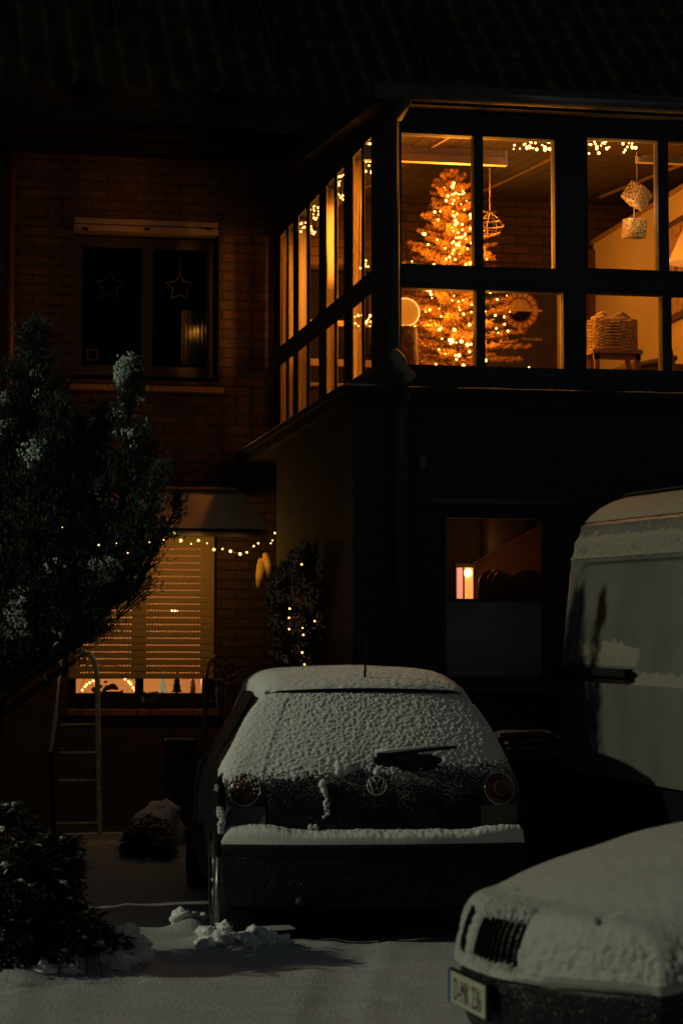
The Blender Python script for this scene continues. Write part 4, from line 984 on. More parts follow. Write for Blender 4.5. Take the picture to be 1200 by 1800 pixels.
b.f = [(i*7+k, i*7+k+1, i*7+8+k, i*7+7+k) for i in range(120) for k in range(6)]; b.m = [0]*len(b.f); b.build('snow_on_spoiler', SNOWC, hat, True)
# snow ledge on bumper
b = MB()
nu, nv = 300, 14
for i in range(nu+1):
    v = -1.0+2.0*i/nu; e = sm(0, .03, 1-abs(v))
    for k in range(nv+1):
        q = k/nv; p = HS.top(lerp(3.35, 6.3, q), v); hh = math.sin(math.pi*min(1, q*1.0))**.5
        top = .048+.012*noise.noise(Vector((v*5, 0, 1)))+.030*sm(-.50, -.72, v)*sm(-1.0, -.93, v)+.022*sm(.62, .74, v)+.012*noise.noise(Vector((v*2.2, 3, 1)))+.007*noise.noise(Vector((v*30, q*3, 0)))+.005*noise.noise(Vector((v*75, q*9, 4)))
        tt = 3.75+2.1*q; p = HS.top(tt, v); b.v.append((p.x, p.y-.028*hh*(1-q), p.z+top*hh*e-(.018 if k == 0 else 0)))
b.f = [(i*(nv+1)+k, (i+1)*(nv+1)+k, (i+1)*(nv+1)+k+1, i*(nv+1)+k+1) for i in range(nu) for k in range(nv)]; b.m = [0]*len(b.f)
b.build('snow_on_bumper', SNOWC, hat, True)
# lights
CHR = mat('chrome_ring', (.55, .55, .5), .25, .9); REDL = mat('red_lens', (.05, .008, .005), .2); AMB = mat('amber_lens', (.10, .035, .015), .15); GREYL = mat('clear_grey_lens', (.09, .09, .085), .3)
for sg in (-1, 1):
    c = HS.P(7.72, sg*.83); n = (HS.N(7.72, sg*.80)+Vector((sg*.15, -.6, .1))).normalized()
    if n.y > 0: n = -n
    q = n.to_track_quat('Z', 'Y').to_matrix(); c = c+n*.004
    b = MB(); b.lathe([(.088, -.03), (.088, .004), (.07, .016), (.001, .022)], c, 32, M=q); tl = b.build('tail_light', REDL, hat, True)
    if sg < 0: tl['label'] = 'snow-speckled left tail light'
    b = MB(); ring = [c+q @ Vector((math.cos(a)*.089, math.sin(a)*.089, .006)) for a in [i*math.pi/18 for i in range(37)]]; b.tube(ring, .0035, 6); b.build('lens_rim', CHR, tl, True)
    b = MB(); b.lathe([(.03, .0235), (.042, .0225), (.042, .0235), (.03, .0245)], c, 24, M=q); b.build('inner_ring', AMB, tl, True)
    if sg < 0:
        b = MB()
        for _ in range(240):
            a = random.uniform(0, 6.28); r = .088*math.sqrt(random.random()); yy = math.sin(a)*r
            if random.random() > .35+yy*7: continue
            b.ball(c+q @ Vector((math.cos(a)*r, yy, .018-.9*r*r)), random.uniform(.0025, .007), 6, 4, jit=.5)
        b.build('snow_speckles', SNOWC, tl, True)
    # lower reversing lamp with two red reflectors
    b = MB(); vs = []
    for i in range(9):
        v = sg*lerp(.70, .955, i/8)
        for t in (6.25, 7.02): p = HS.P(t, v); nn = HS.N(t, v); nn = nn if nn.y < 0 else -nn; vs.append(p+nn*.006)
    b.add(vs, [(2*i, 2*i+1, 2*i+3, 2*i+2) for i in range(8)]); rl = b.build('reversing_light', GREYL, hat)
    b = MB()
    for v in (.80, .94):
        p = HS.P(7.06, sg*v); nn = HS.N(7.06, sg*v); nn = nn if nn.y < 0 else -nn; b.ball(p+nn*.006, .012, 10, 6, sq=(1.3, .6, .5))
    b.build('reflector', mat('red_reflector', (.5, .0, .01), .1, .2, coat=1), rl, True)
# emblem
ec_ = HS.P(7.9, .015); en = HS.N(7.9, .015); en = en if en.y < 0 else -en; EM = en.to_track_quat('Z', 'Y').to_matrix()
b = MB(); ec_ = ec_+en*.004; ring = [ec_+EM @ Vector((math.cos(a)*.052, math.sin(a)*.052, .003)) for a in [i*math.pi/20 for i in range(41)]]; b.tube(ring, .0042, 6)
def stroke(pts): b.tube([ec_+EM @ Vector((x*sx_, z, .004)) for (x, z) in pts], .0044, 5)
sx_ = 1
stroke([(-.021, .044), (0, .006), (.021, .044)]); stroke([(-.042, .028), (-.02, -.042), (0, -.008), (.02, -.042), (.042, .028)])
b.build('emblem', mat('snow_dusted_chrome', (.55, .55, .5), .5, .3, var=.4, vscale=90), hat, True)
# wiper
def hl_pt(px, py, yl):   # point of the picture on the car's own plane y = yl
    r = ray(px, py); inv = Matrix.Rotation(-HZ, 3, 'Z'); o = inv @ (CAM-hat.location); d = inv @ r; return o+d*((yl-o.y)/d.y)
wA, wB = hl_pt(668, 1326, .16), hl_pt(803, 1313, .20)
b = MB(); b.tube([wA+Vector((0, .06, 0)), wA, wA.lerp(wB, .5)+Vector((0, -.004, .002)), wB], [.014, .014, .008, .005], 8); b.tube([wA+Vector((.02, .02, -.006)), wB+Vector((0, .02, -.004))], .006, 5); b.ball(wA+Vector((0, .005, -.003)), .02, 12, 8)
wp = b.build('wiper', BLACK, hat, True)
b = MB(); b.tube([wA+Vector((-.03, .0, .016)), wA+Vector((.05, 0, .019)), wA.lerp(wB, .5)+Vector((0, 0, .016)), wB+Vector((-.03, .005, .006))], [.01, .013, .011, .003], 8); b.build('snow_on_wiper', SNOWC, wp, True)
# stuck lumps
b = MB(); q = hl_pt(604, 1352, .165)
for i in range(26): b.ball(q+Vector((random.gauss(0, .016), random.uniform(0, .03), random.gauss(0, .022))), random.uniform(.012, .024), 10, 7, jit=.6)
b.build('snow_lump', SNOWC, hat, True); b = MB()
prev = [(566, 1372), (567, 1385), (572, 1396), (575, 1410), (574, 1425), (572, 1437)]
for i in range(60):
    f = random.random()*(len(prev)-1); k = min(int(f), 4); f -= k; q = hl_pt(lerp(prev[k][0], prev[k+1][0], f), lerp(prev[k][1], prev[k+1][1], f), .138)
    b.ball(q+Vector((random.gauss(0, .006), random.uniform(0, .01), 0)), random.uniform(.006, .017)*(1-.08*k), 8, 6, jit=.6)
b.build('snow_lump', SNOWC, hat, True); b = MB(); q = hl_pt(662, 1358, .18); b.ball(q, .02, 10, 8, jit=.6)
b.build('snow_lump', SNOWC, hat, True); b = MB()
for i in range(5): b.ball(hl_pt(552+random.uniform(-8, 8), 1454, .12), .014, 8, 6, jit=.5)
b.build('snow_lump', SNOWC, hat, True)
# antenna
a0 = HS.top(13.75, .0); a0.z += .01; 
b = MB(); b.tube([a0, a0+Vector((0, -.02, .05)), a0+Vector((0, -.045, .14)), a0+Vector((0, -.13, .37))], [.014, .008, .003, .0018], 6); b.build('antenna', BLACK, hat, True)
# licence plate recess handle, bumper trim, flank glass, mirrors, wheels, exhaust
b = MB(); q = HS.P(6.6, .0); b.box(-.11, .11, q.y-.012, q.y+.02, q.z-.0, q.z+.022); o = b.build('boot_handle', PLAST, hat); bevel(o, .006)
b = MB(); vs = []
for i in range(41):
    v = -.99+1.98*i/40
    for t in (2.35, 3.1): p = HS.P(t, v); nn = HS.N(t, v); nn = nn if nn.y < 0 else -nn; vs.append(p+nn*.008)
b.add(vs, [(2*i, 2*i+1, 2*i+3, 2*i+2) for i in range(40)]); b.build('bumper_trim', PLAST, hat)
for sg in (-1, 1):
    b = MB(); vs = []
    T = [15.0+i*.2 for i in range(14)]
    for t in T:
        for zq in (0, 1):
            e = HS.top(t, 1); z = lerp(.97, e.z-.07, zq); q = (e.z-z)/(e.z-HS.bot); p = HS.side(t, q, sg); p.x += sg*.004; vs.append(p)
    b.add(vs, [(2*i, 2*i+1, 2*i+3, 2*i+2) for i in range(13)]); b.build('side_window', TINT, hat)
    b = MB(); b.ball((sg*.90, 2.45, .98), .065, 14, 10, sq=(1, .6, .75)); b.tube([(sg*.8, 2.4, .96), (sg*.88, 2.37, .98)], .025, 6); b.build('wing_mirror', PAINT, hat, True)
    b = MB(); b.box(sg*.868-.012, sg*.868+.012, .55, 2.9, .53, .58); o = b.build('door_moulding', PLAST, hat); bevel(o, .006)
    for y in (.62, 3.1): wheel(hat, sg*.77, y)
b = MB(); b.tube([(-.42, .5, .24), (-.42, .02, .23)], .026, 10); b.build('exhaust_pipe', mat('dull_steel', (.03, .03, .03), .7, .3), hat, True)
b = MB(); b.box(-.70, .70, .3, 3.6, .16, .3); b.build('underbody', BLACK, hat)
b = MB()
for (px, py) in [(350, 1455), (358, 1459), (366, 1463)]:
    r = ray(px, py); inv = Matrix.Rotation(-HZ, 3, 'Z'); o_ = inv @ (CAM-hat.location); d = inv @ r; q = o_+d*((-.842-o_.x)/d.x); b.ball(q, .022, 10, 6, jit=.4, sq=(.6, 2.5, .5))
b.build('snow_on_moulding', SNOWC, hat, True)

# --- front car, nose at the lower right
CX2 = 2.03; low = thing('saloon_car', 'snow-buried dark car nose with twin slatted grille and number plate, lower right', 'car', (CX2, 8.0, 0), R(-90))
LP = [(.10, .16, .80, .34, 0, 0), (.03, .22, .83, .36, 0, 0), (.01, .30, .85, .37, 0, 0), (.0, .405, .85, .37, 0, .0), (.010, .425, .85, .36, 0, .02), (.012, .450, .85, .35, 0, .04), (.030, .54, .84, .34, .01, .06), (.07, .615, .83, .31, .02, .08),
      (.17, .655, .82, .28, .03, .10), (.30, .715, .81, .24, .045, .12), (.50, .782, .80, .20, .05, .14), (.82, .862, .80, .14, .055, .15), (1.2, .908, .78, .08, .05, .15), (1.42, .925, .76, .05, .05, .14), (1.75, 1.1, .68, 0, .04, .12), (2.1, 1.30, .58, 0, .04, .12),
      (2.5, 1.36, .56, 0, .04, .12), (3.3, 1.33, .56, 0, .04, .12), (3.9, 1.05, .66, 0, .04, .12), (4.4, .98, .72, -.05, .03, .12), (4.5, .8, .74, -.1, 0, .05), (4.5, .3, .74, -.1, 0, 0), (4.45, .2, .74, -.1, 0, 0)]
def lflank(y, z, we, ze):
    tab = [(.15, .84), (.35, .87), (.55, .875), (.75, .865), (.9, .83)]
    if z <= .9:
        for (a, c) in zip(tab, tab[1:]):
            if z <= c[0]: return lerp(a[1], c[1], max(0, (z-a[0])/(c[0]-a[0])))
    return lerp(.83, we, min(1, (z-.9)/max(.02, ze-.9)))
LS = Shell(LP, lflank, 4, .16, 2.4)
LS.body('body', dusted('snow_dusted_dark_paint', .34, .85), low, 5, 60)
def x_(u): return max(0, u)
def lsn(p, n, t, u):
    a = abs(u); z = p.z
    h = .034+.008*NZ(p, 4)+.0022*NZ(p, 22)+.0012*NZ(p, 60)
    up = sm(.2, .9, n.z if n.z > 0 else -n.z)
    rough = (1-up)
    h += rough*(.008*NZ(p, 24, 5)+.008*NZ(p, 52, 7)-.006)
    zmin = .388+.008*NZ(p, 9, 1)+.05*sm(.1, .9, x_(u))+.34*sm(.36, .95, p.y+.05*NZ(p, 8))*sm(.45, .85, a)
    h = min(h, (z-zmin)*.9+.004)
    # twin kidneys: bare slats, snow caught between the bars
    x = p.x; k = None
    for (k0, k1) in ((-.008, .40), (-.42, -.055)):
        if k0-.02 < x < k1+.02:
            st = math.sin((x-k0)*2*math.pi/.044)
            lo = .455+.010*NZ(p, 10)-.016*st; hi = .628+.012*NZ(p, 12)-.022*st+.02*((x-k0)/(k1-k0))
            if k0+.006*st < x < k1-.004 and lo < z < hi:
                d = min(z-lo, hi-z)/.03
                h = min(h, .02-.05*min(1, d)) if st < .6 or d > .22 else min(h, .014-.012*min(1, d))
    # slit between bonnet and headlamp
    if .62 < x < .66 and .25 < p.y < .6: h -= .03*sm(.04, 0, abs(z-.60))
    if abs(x-.0) < .03 and abs(z-.625) < .03: h += .012
    return h
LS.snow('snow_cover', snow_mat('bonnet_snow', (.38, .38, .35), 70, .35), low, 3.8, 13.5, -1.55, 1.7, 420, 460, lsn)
b = MB()
for (k0, k1) in ((-.008, .40), (-.42, -.055)):
    x = k0
    while x < k1:
        vs = []
        for t in (5.0, 5.6, 6.2, 6.8):
            for (dx, dn) in ((0, .002), (0, .014), (.007, .014), (.007, .002)):
                u = (x+dx)/.84; p = LS.P(t, u)+LS.N(t, u)*dn; vs.append(p)
        b.add(vs, [(i*4+k, i*4+(k+1) % 4, i*4+4+(k+1) % 4, i*4+4+k) for i in range(3) for k in range(4)]); x += .044
b.build('grille', BLACK, low)
# plate
pl = MB(); pl.box(-.262, .262, -.022, -.004, .286, .408); po = pl.build('number_plate', BLACK, low); bevel(po, .006)
pl = MB(); pl.box(-.215, .256, -.0245, -.0225, .293, .401); pl.build('plate_face', mat('plate_white', (.40, .39, .30), .4), po)
pl = MB(); pl.box(-.256, -.2155, -.0245, -.0225, .293, .401); pl.build('country_strip', mat('plate_blue', (.01, .07, .25), .4), po)
o = text('D-MK 236', (.02, -.0255, .308), .108, mat('plate_black', (.02, .02, .02), .5), po, name='registration', align='CENTER', sx=.82)
for sg in (-1, 1):
    for y in (.85, 3.55): wheel(low, sg*.77, y, .31)
    b = MB(); b.ball((sg*.60, .33, .53), .085, 14, 10, sq=(1.2, .8, .8)); b.build('headlight', GREYL, low, True)
    b = MB(); b.ball((sg*.95, 1.6, .95), .09, 12, 8, sq=(1, .6, .7)); b.build('wing_mirror', PLAST, low, True)
b = MB(); b.box(-.72, .72, .35, 4.3, .14, .3); b.build('underbody', BLACK, low)
b = MB()
for _ in range(26):
    t = random.uniform(1.5, 3.2); u = random.uniform(.55, .98); p = LS.P(t, u)+LS.N(t, u)*.002; b.ball(p, random.uniform(.0015, .005), 7, 5, jit=.4)
pass

# --- white van, receding along the right edge
VL = Vector((4.41, 15.16, .055)); vd = Vector((.0575, -.998, 0)).normalized(); van = thing('panel_van', 'dull white high-roof panel van with black side rail, dusted with snow', 'van', VL, math.atan2(-vd.x, vd.y))
# local: +y = along the van from its far end, +x = picture left?  -> the near flank is the one facing the street lamp
vrot = Matrix.Rotation(-van.rotation_euler.z, 3, 'Z'); inw = -1   # after the rotation the body extends towards local -x
VZ = [.35, .45, .6, .8, .82, .86, 1.0, 1.2, 1.36, 1.385, 1.40, 1.42, 1.5, 1.6, 1.7, 1.8, 1.9, 2.0, 2.08, 2.12, 2.14, 2.17, 2.25, 2.33, 2.36, 2.385, 2.41, 2.45, 2.50, 2.54, 2.57, 2.595]
VH = [(.35, .03), (.8, .03), (.82, .0), (1.36, .0), (1.5, .01), (1.8, .035), (2.15, .075), (2.30, .115), (2.38, .155), (2.45, .21), (2.51, .29), (2.555, .38), (2.59, .50), (2.615, .64)]
def vbase(z):
    for a, c in zip(VH, VH[1:]):
        if z <= c[0]: return lerp(a[1], c[1], max(0, (z-a[0])/(c[0]-a[0])))
    return VH[-1][1]
def vh(l, z):
    h = vbase(z)
    if l < .13: h += .10*(1-math.sqrt(max(0, 1-(1-l/.13)**2)))
    # recessed panel with rounded corner
    dl, dz = l-.24, 2.145-z; r = .14
    if dl < r and dz < r: d = r-math.hypot(r-max(dl, -.5), r-max(dz, -.5))
    else: d = min(dl, dz)
    d = min(d, z-1.395)
    h += .022*sm(-.004, .022, d)
    h -= .014*math.exp(-((z-2.385)/.016)**2) + .006*math.exp(-((z-2.17)/.012)**2)
    if 1.0 < z < 1.3: h -= .004*math.exp(-((z-1.14)/.05)**2)
    return h
b = MB(); ls = [0, .01, .025, .05, .08, .11, .13, .16, .19, .21] + [.225+.011*i for i in range(22)] + [.5+.1*i for i in range(46)]
VZZ = sorted({round(v, 4) for v in VZ} | {round(1.37+.006*i, 4) for i in range(9)} | {round(2.0+.008*i, 4) for i in range(24)} | {round(2.36+.006*i, 4) for i in range(9)})
def pitch(l): return -.03*l
sec = []
for l in ls:
    left = [(vh(l, z), z) for z in VZZ]; e = .10*(1-math.sqrt(max(0, 1-(1-l/.13)**2))) if l < .13 else 0
    topc = [(.45, 2.61), (.7, 2.635), (.95, 2.64), (1.2, 2.635), (1.45, 2.61)]
    right = [(1.9-vbase(z)-e, z) for z in (2.57, 2.5, 2.38, 2.15, 1.8, 1.36, .8, .35)]
    sec.append([( -h, l, z-e*(1 if z > 2.4 else 0)+pitch(l)) for (h, z) in left+topc+right])
m = len(sec[0]); b.v = [v for s_ in sec for v in s_]; b.f = [(i*m+k, i*m+k+1, (i+1)*m+k+1, (i+1)*m+k) for i in range(len(sec)-1) for k in range(m-1)]
b.f = [f if False else (f[3], f[2], f[1], f[0]) for f in b.f]
lowz = [k for k in range(len(VZZ)) if VZZ[k] < .819]
b.f += [tuple(range(m))]; b.m = [1 if (i % (m-1)) < len(lowz) else 0 for i in range(len(b.f)-1)]+[0]
VANP = mat('dull_white_paint', (.115, .120, .108), .45, var=.16, vscale=2.2)  # base colour set far below white, slightly mottled
vb = b.build('body', [VANP, PLAST], van); vb.data.polygons.foreach_set('use_smooth', [True]*len(vb.data.polygons)); 
es = vb.modifiers.new('split', 'EDGE_SPLIT'); es.split_angle = R(50)
# rail
b = MB(); b.box(-.0, .055, .02, 1.36, 1.435, 1.485); b.box(-.0, .03, .05, 1.32, 1.405, 1.418)
b.v = [(x, y, z+pitch(y)) for (x, y, z) in b.v]; o = b.build('sliding_door_rail', BLACK, van); bevel(o, .006)
# snow on flank
def van_snow(nm, l0, l1, z0, z1, hf, nl, nz):
    b = MB(); H = []
    for i in range(nl+1):
        l = lerp(l0, l1, i/nl)
        for k in range(nz+1):
            z = lerp(z0, z1, k/nz); h = hf(l, z); H.append(h); b.v.append((-vh(l, z)+max(h, -.01), l, z+pitch(l)))
    w = nz+1
    for i in range(nl):
        for k in range(nz):
            q = (i*w+k, (i+1)*w+k, (i+1)*w+k+1, i*w+k+1)
            if max(H[j] for j in q) > -.002: b.f.append(q)
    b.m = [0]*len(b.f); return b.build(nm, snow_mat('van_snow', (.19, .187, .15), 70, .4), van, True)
def n2(l, z, s, sd=0): return noise.noise(Vector((l*s, z*s, sd)))
def hA(l, z):
    top = 1.49+.17*sm(.06, .35, l)*(1-.35*sm(.35, .55, l)*sm(.75, .55, l))-.05*sm(.9, 1.35, l)+.03*n2(l, z, 9)
    if l > 1.38+.01*n2(l, z, 20): top = 1.475+.012*n2(l, z, 25)+.008*math.sin(l*31)
    bt = 1.485 if l < 1.37 else 1.402
    return min((top-z)*.25, (z-bt)*.8+.012, .022)+.005*n2(l, z, 28, 2)-.002
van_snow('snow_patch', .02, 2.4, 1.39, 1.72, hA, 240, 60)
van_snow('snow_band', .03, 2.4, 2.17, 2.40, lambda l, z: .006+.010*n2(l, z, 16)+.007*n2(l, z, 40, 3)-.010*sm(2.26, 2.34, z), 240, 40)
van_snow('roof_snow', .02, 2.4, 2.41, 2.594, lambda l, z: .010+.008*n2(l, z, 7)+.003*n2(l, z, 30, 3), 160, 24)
b = MB()
for sxx in (-.28, -1.62):
    M = Matrix.Rotation(R(90), 3, 'Y')
    for y in (.95, 4.2):
        t = MB(); t.lathe([(.2, -.1), (.31, -.1), (.335, -.07), (.335, .07), (.31, .1), (.2, .1)], (sxx, y, .335), 28, M=M); wo = t.build('wheel', RUBBER, van, True)
        t = MB(); t.lathe([(.001, .06), (.1, .07), (.2, .03), (.2, -.05)], (sxx, y, .335), 24, M=M); t.build('rim', RIM, wo, True)
b = MB(); b.box(-1.75, -.14, .1, 4.9, .25, .5); b.build('underbody', BLACK, van)
b = MB(); b.box(-.15, -.10, -.010, .006, 1.95, 2.08); o = b.build('tail_light', mat('orange_red_lens', (.10, .03, .01), .4), van)

# ------------------------------------------------------------------ plants
JUN = mat('juniper_foliage', (.030, .046, .028), .6, var=.5, vscale=9); JSN = snow_mat('frosted_lit_foliage', (.70, .80, .68), 60, .3); BARK = mat('dark_bark', (.018, .014, .01), .95, bump=.5, spec=.1)
def conifer(name, label, cat, spikes, D, base, dens, blade, mats, snowf, group=None, doff=0):
    """spikes: (top px, top py, bottom px, bottom py, half width px, depth)"""
    t = thing(name, label, cat, base); ox, oy, oz = base
    b = MB(); tr = MB()
    for (tx_, ty_, bx_, by_, hw, d) in spikes:
        d += doff
        T = WD(tx_, ty_, d)-Vector(base); Bm = WD(bx_, by_, d)-Vector(base); rw = hw/4262*d
        if Bm.z < .05: Bm.z = .05
        tr.tube([Vector((Bm.x*.05, Bm.y*.05, 0)), Vector((Bm.x*.25, Bm.y*.25, Bm.z*.8)), Bm.lerp(T, .12), Bm.lerp(T, .5), T], [.03, .028, .022, .014, .004], 6)
        Ln = (T-Bm).length; n = int(dens*Ln*rw)
        # limbs
        limbs = []
        for i in range(int(n/16)):
            u = random.random()**.8; rr = rw*(1-u)**.62*(.5+1.3*abs(noise.noise(Vector((tx_*.1, u*7, 0))))+(.45 if random.random() < .12 else .1)*random.random())+.025; a = random.uniform(0, 6.283)
            p0 = Bm.lerp(T, max(0, u-.04)); p1 = Bm.lerp(T, u)+Vector((math.cos(a)*rr, math.sin(a)*rr, rr*.5)); limbs.append((p0, p1)); tr.tube([p0, p0.lerp(p1, .6), p1], [.007, .005, .002], 3, cap=False)
        for (p0, p1) in limbs:
            d_ = (p1-p0)
            for i in range(16):
                f = random.uniform(.35, 1.08); p = p0+d_*f+Vector((random.gauss(0, .025), random.gauss(0, .025), random.gauss(0, .03)))
                w_ = p+Vector(base); sn = snowf(w_, p, d_)
                dd = (d_.normalized()*.7+Vector((0, 0, .8)))
                needles(b, p, dd, blade[0], blade[1], blade[2], 0, .75)
                if sn:
                    for _k in range(4): b.ball(p+dd*random.uniform(.0, .035)+Vector((random.gauss(0, .009), random.gauss(0, .009), 0)), random.uniform(.0035, .008), 5, 3, mi=1, jit=.5, sq=(1, 1, 1.3))
    tr.build('trunk', BARK, t); b.build('foliage', mats, t); return t
def jsn(w, p, d_):
    k = 1.15*noise.noise(w*3.6)+.55*noise.noise(w*15)
    lit = .66-.26*max(0, -d_.normalized().x)-.10*max(0, d_.normalized().z-.2)  # more pale flecks facing the sun: highlights drawn along with the snow
    if w.z < 2.55: lit += .12
    return k > lit
bt = WD(40, 1500, 14.9); bt.z = 0
conifer('conifer_tree', 'large dark juniper with several snow-flecked spires at the left edge', 'tree',
        [(62, 566, 60, 1080, 100, 14.0), (15, 700, 20, 1100, 90, 13.9), (100, 700, 95, 1120, 75, 13.8), (232, 640, 205, 1090, 58, 13.7), (178, 720, 160, 1130, 66, 14.1), (286, 815, 215, 1040, 50, 13.6), (318, 878, 225, 1060, 34, 13.9), (262, 760, 180, 1080, 52, 14.0),
         (130, 850, 110, 1150, 90, 14.2), (150, 900, 130, 1150, 70, 13.7), (-40, 640, -40, 1150, 110, 14.0), (270, 960, 100, 1130, 46, 13.8), (230, 1020, 80, 1150, 40, 13.9), (40, 950, 30, 1185, 90, 14.1), (-20, 950, -20, 1200, 90, 13.9), (105, 1000, 95, 1165, 50, 14.0), (60, 1000, 60, 1180, 70, 13.8), (190, 930, 160, 1130, 44, 13.7), (75, 780, 60, 1100, 90, 13.7), (150, 790, 140, 1060, 50, 13.9), (140, 735, 130, 1100, 58, 14.05), (125, 1060, 112, 1190, 42, 13.9), (185, 1010, 150, 1135, 30, 13.8), (250, 960, 190, 1075, 30, 13.9)],
        14.9, (bt.x-.35, bt.y, 0), 7600, (4, .032, .0022), [JUN, JSN], jsn, doff=.9)
# small snow-laden conifer with lights against the extension
random.seed(23)
b17 = 17.4; q = WD(522, 1210, b17)
sct = conifer('potted_conifer', 'narrow snow-laden conifer with a few lights beside the extension wall', 'tree',
        [(540, 968, 530, 1200, 40, b17), (498, 1010, 500, 1230, 34, b17-.1), (520, 985, 520, 1260, 46, b17), (550, 1030, 545, 1240, 34, b17+.05)], b17, (q.x, q.y, .12), 5200, (5, .045, .004),
        [JUN, snow_mat('shaded_snow_foliage', (.62, .60, .56), 50, .3)], lambda w, p, d_: noise.noise(w*9)+.5*noise.noise(w*22) > -.02)
lamp(WD(505, 1080, b17-.75), .25, (1, .5, .2), .05, 'conifer_light'); lamp(WD(535, 1000, b17-.7), .14, (1, .5, .2), .05, 'conifer_light')
light_string('seven small warm lights on the narrow snowy conifer', [WD(x, y, b17-.35) for (x, y) in [(530, 992), (509, 1070), (508, 1086), (553, 1092), (532, 1104), (533, 1116), (531, 1147), (535, 1168), (508, 1106)]], BULB_M, .0068, wire=False)
# leafy evergreen bush lower left
def leafy(name, label, spots_, n, L, snowp, base, lm, seed, sm_=JSN):
    random.seed(seed); t = thing(name, label, 'bush', base); b = MB(); s = MB(); B0 = Vector(base)
    for _ in range(n):
        (cx, cy, rx, ry, d) = random.choice(spots_); a = random.uniform(0, 6.28); rr = math.sqrt(random.uniform(.25, 1)); c = WD(cx+math.cos(a)*rx*rr, cy+math.sin(a)*ry*rr, d+random.uniform(-.35, .35))-B0
        if c.z+B0.z < .02: c.z = .03-B0.z
        if random.random() < .12: s.tube([c, c+Vector((random.gauss(0, .02), random.gauss(0, .02), -random.uniform(.05, .3)))], .003, 3, cap=False)
        for k in range(random.randint(3, 6)):
            az = random.uniform(0, 6.28); el = random.uniform(-.5, .8); dd = Vector((math.cos(az)*math.cos(el), math.sin(az)*math.cos(el), math.sin(el))); sd = dd.cross(Vector((0, 0, 1)))
            if sd.length < .1: continue
            sd = sd.normalized(); l = L*random.uniform(.6, 1.2); w_ = l*.19; up = sd.cross(dd)*l*.12
            mi = 1 if (random.random() < snowp and el > -.2) else 0
            vs = [c, c+dd*l*.35+sd*w_+up*.5, c+dd*l*.7+sd*w_*.8, c+dd*l-up*.8, c+dd*l*.7-sd*w_*.8, c+dd*l*.35-sd*w_+up*.5, c+dd*l*.5-up*.1]
            b.add(vs, [(0, 1, 6), (1, 2, 6), (2, 3, 6), (3, 4, 6), (4, 5, 6), (5, 0, 6)], mi)
            if mi and random.random() < .5: b.ball(c+dd*l*.5+Vector((0, 0, .006)), l*.16, 7, 5, mi=1, jit=.4, sq=(1.4, 1.4, .6))
    # stems
    for _ in range(40):
        (cx, cy, rx, ry, d) = random.choice(spots_); c = WD(cx, cy, d)-B0; s.tube([Vector((random.gauss(0, .08), random.gauss(0, .08), -B0.z)), Vector((c.x*.5, c.y*.5, c.z*.6)), c], [.01, .007, .003], 4, cap=False)
    s.build('stems', BARK, t); b.build('foliage', [lm, sm_], t); return t
LEAF = mat('dark_glossy_leaves', (.014, .019, .012), .5, var=.5, vscale=6)
q = g(70, 1690)
leafy('evergreen_bush', 'dark broad-leaved bush with scraps of snow on its leaves, lower left', [(50, 1560, 90, 90, 12.0), (95, 1520, 50, 50, 12.2), (60, 1640, 120, 55, 11.9), (130, 1640, 50, 45, 12.2), (190, 1668, 40, 24, 12.2), (0, 1600, 60, 110, 11.8), (20, 1480, 40, 60, 12.3)],
      1500, .085, .05, (q.x, q.y, 0), LEAF, 31) if False else leafy('evergreen_bush', 'dark broad-leaved bush with scraps of snow on its leaves, lower left', [(50, 1560, 90, 90, 12.0), (95, 1520, 50, 50, 12.2), (60, 1640, 120, 55, 11.9), (130, 1640, 50, 45, 12.2), (190, 1668, 40, 24, 12.2), (0, 1600, 60, 110, 11.8), (20, 1480, 40, 60, 12.3)], 1500, .085, .06, (q.x, q.y, 0), LEAF, 31)
q = WD(265, 1520, 18.2)
leafy('dark_shrub', 'small dark shrub half under the snow heap left of the hatchback', [(262, 1475, 40, 40, 18.0), (275, 1500, 34, 34, 17.8), (240, 1485, 22, 30, 18.0)], 420, .07, .03, (q.x, q.y, q.z), LEAF, 5)
q = WD(310, 1440, 16.8)
leafy('leafless_shrub', 'thin twiggy shrub between the window and the hatchback roof', [(392, 1180, 22, 25, 18.6), (385, 1215, 14, 30, 18.6)], 60, .045, .05, (WD(390, 1400, 18.6).x, WD(390, 1400, 18.6).y, .15), LEAF, 6)
# brown-lit snow heap
b = MB(); random.seed(9)
for (px, py, d, r) in [(285, 1425, 18.6, .13), (272, 1448, 18.5, .17), (258, 1475, 18.4, .18), (235, 1490, 18.5, .15), (290, 1455, 18.7, .16), (215, 1492, 18.4, .10)]:
    p = WD(px, py+10, d); b.ball(p, r, 18, 12, jit=.35)
tag(b.build('snow_heap', SNOW, None, True), 'dim brownish snow heap piled in front of the house wall', 'snow pile')

# ------------------------------------------------------------------ outdoor things
STEEL = mat('frosted_steel_tube', (.85, .72, .46), .5, 0, var=.4, vscale=30)
lx = WD(172, 1470, 19.6); lad = thing('step_ladder', 'tubular metal step ladder with curved top in front of the shuttered window', 'ladder', (lx.x, lx.y, .17))
def LPt(px, py, d=19.6): return WD(px, py, d)-lad.location
b = MB(); b.tube([LPt(176, 1468), LPt(173, 1300), LPt(172, 1200), LPt(168, 1165), LPt(158, 1149), LPt(140, 1144), LPt(122, 1144)], .021, 8); b.build('rail', STEEL, lad, True)
b = MB(); b.tube([LPt(90, 1322, 19.2), LPt(98, 1250, 19.3), LPt(105, 1180, 19.45), LPt(106, 1160, 19.5)], .018, 8); b.build('rail', STEEL, lad, True)
b = MB(); b.tube([LPt(96, 1472, 19.2), LPt(92, 1380, 19.2), LPt(90, 1322, 19.2)], .018, 8); b.build('rail', BARK, lad, True)
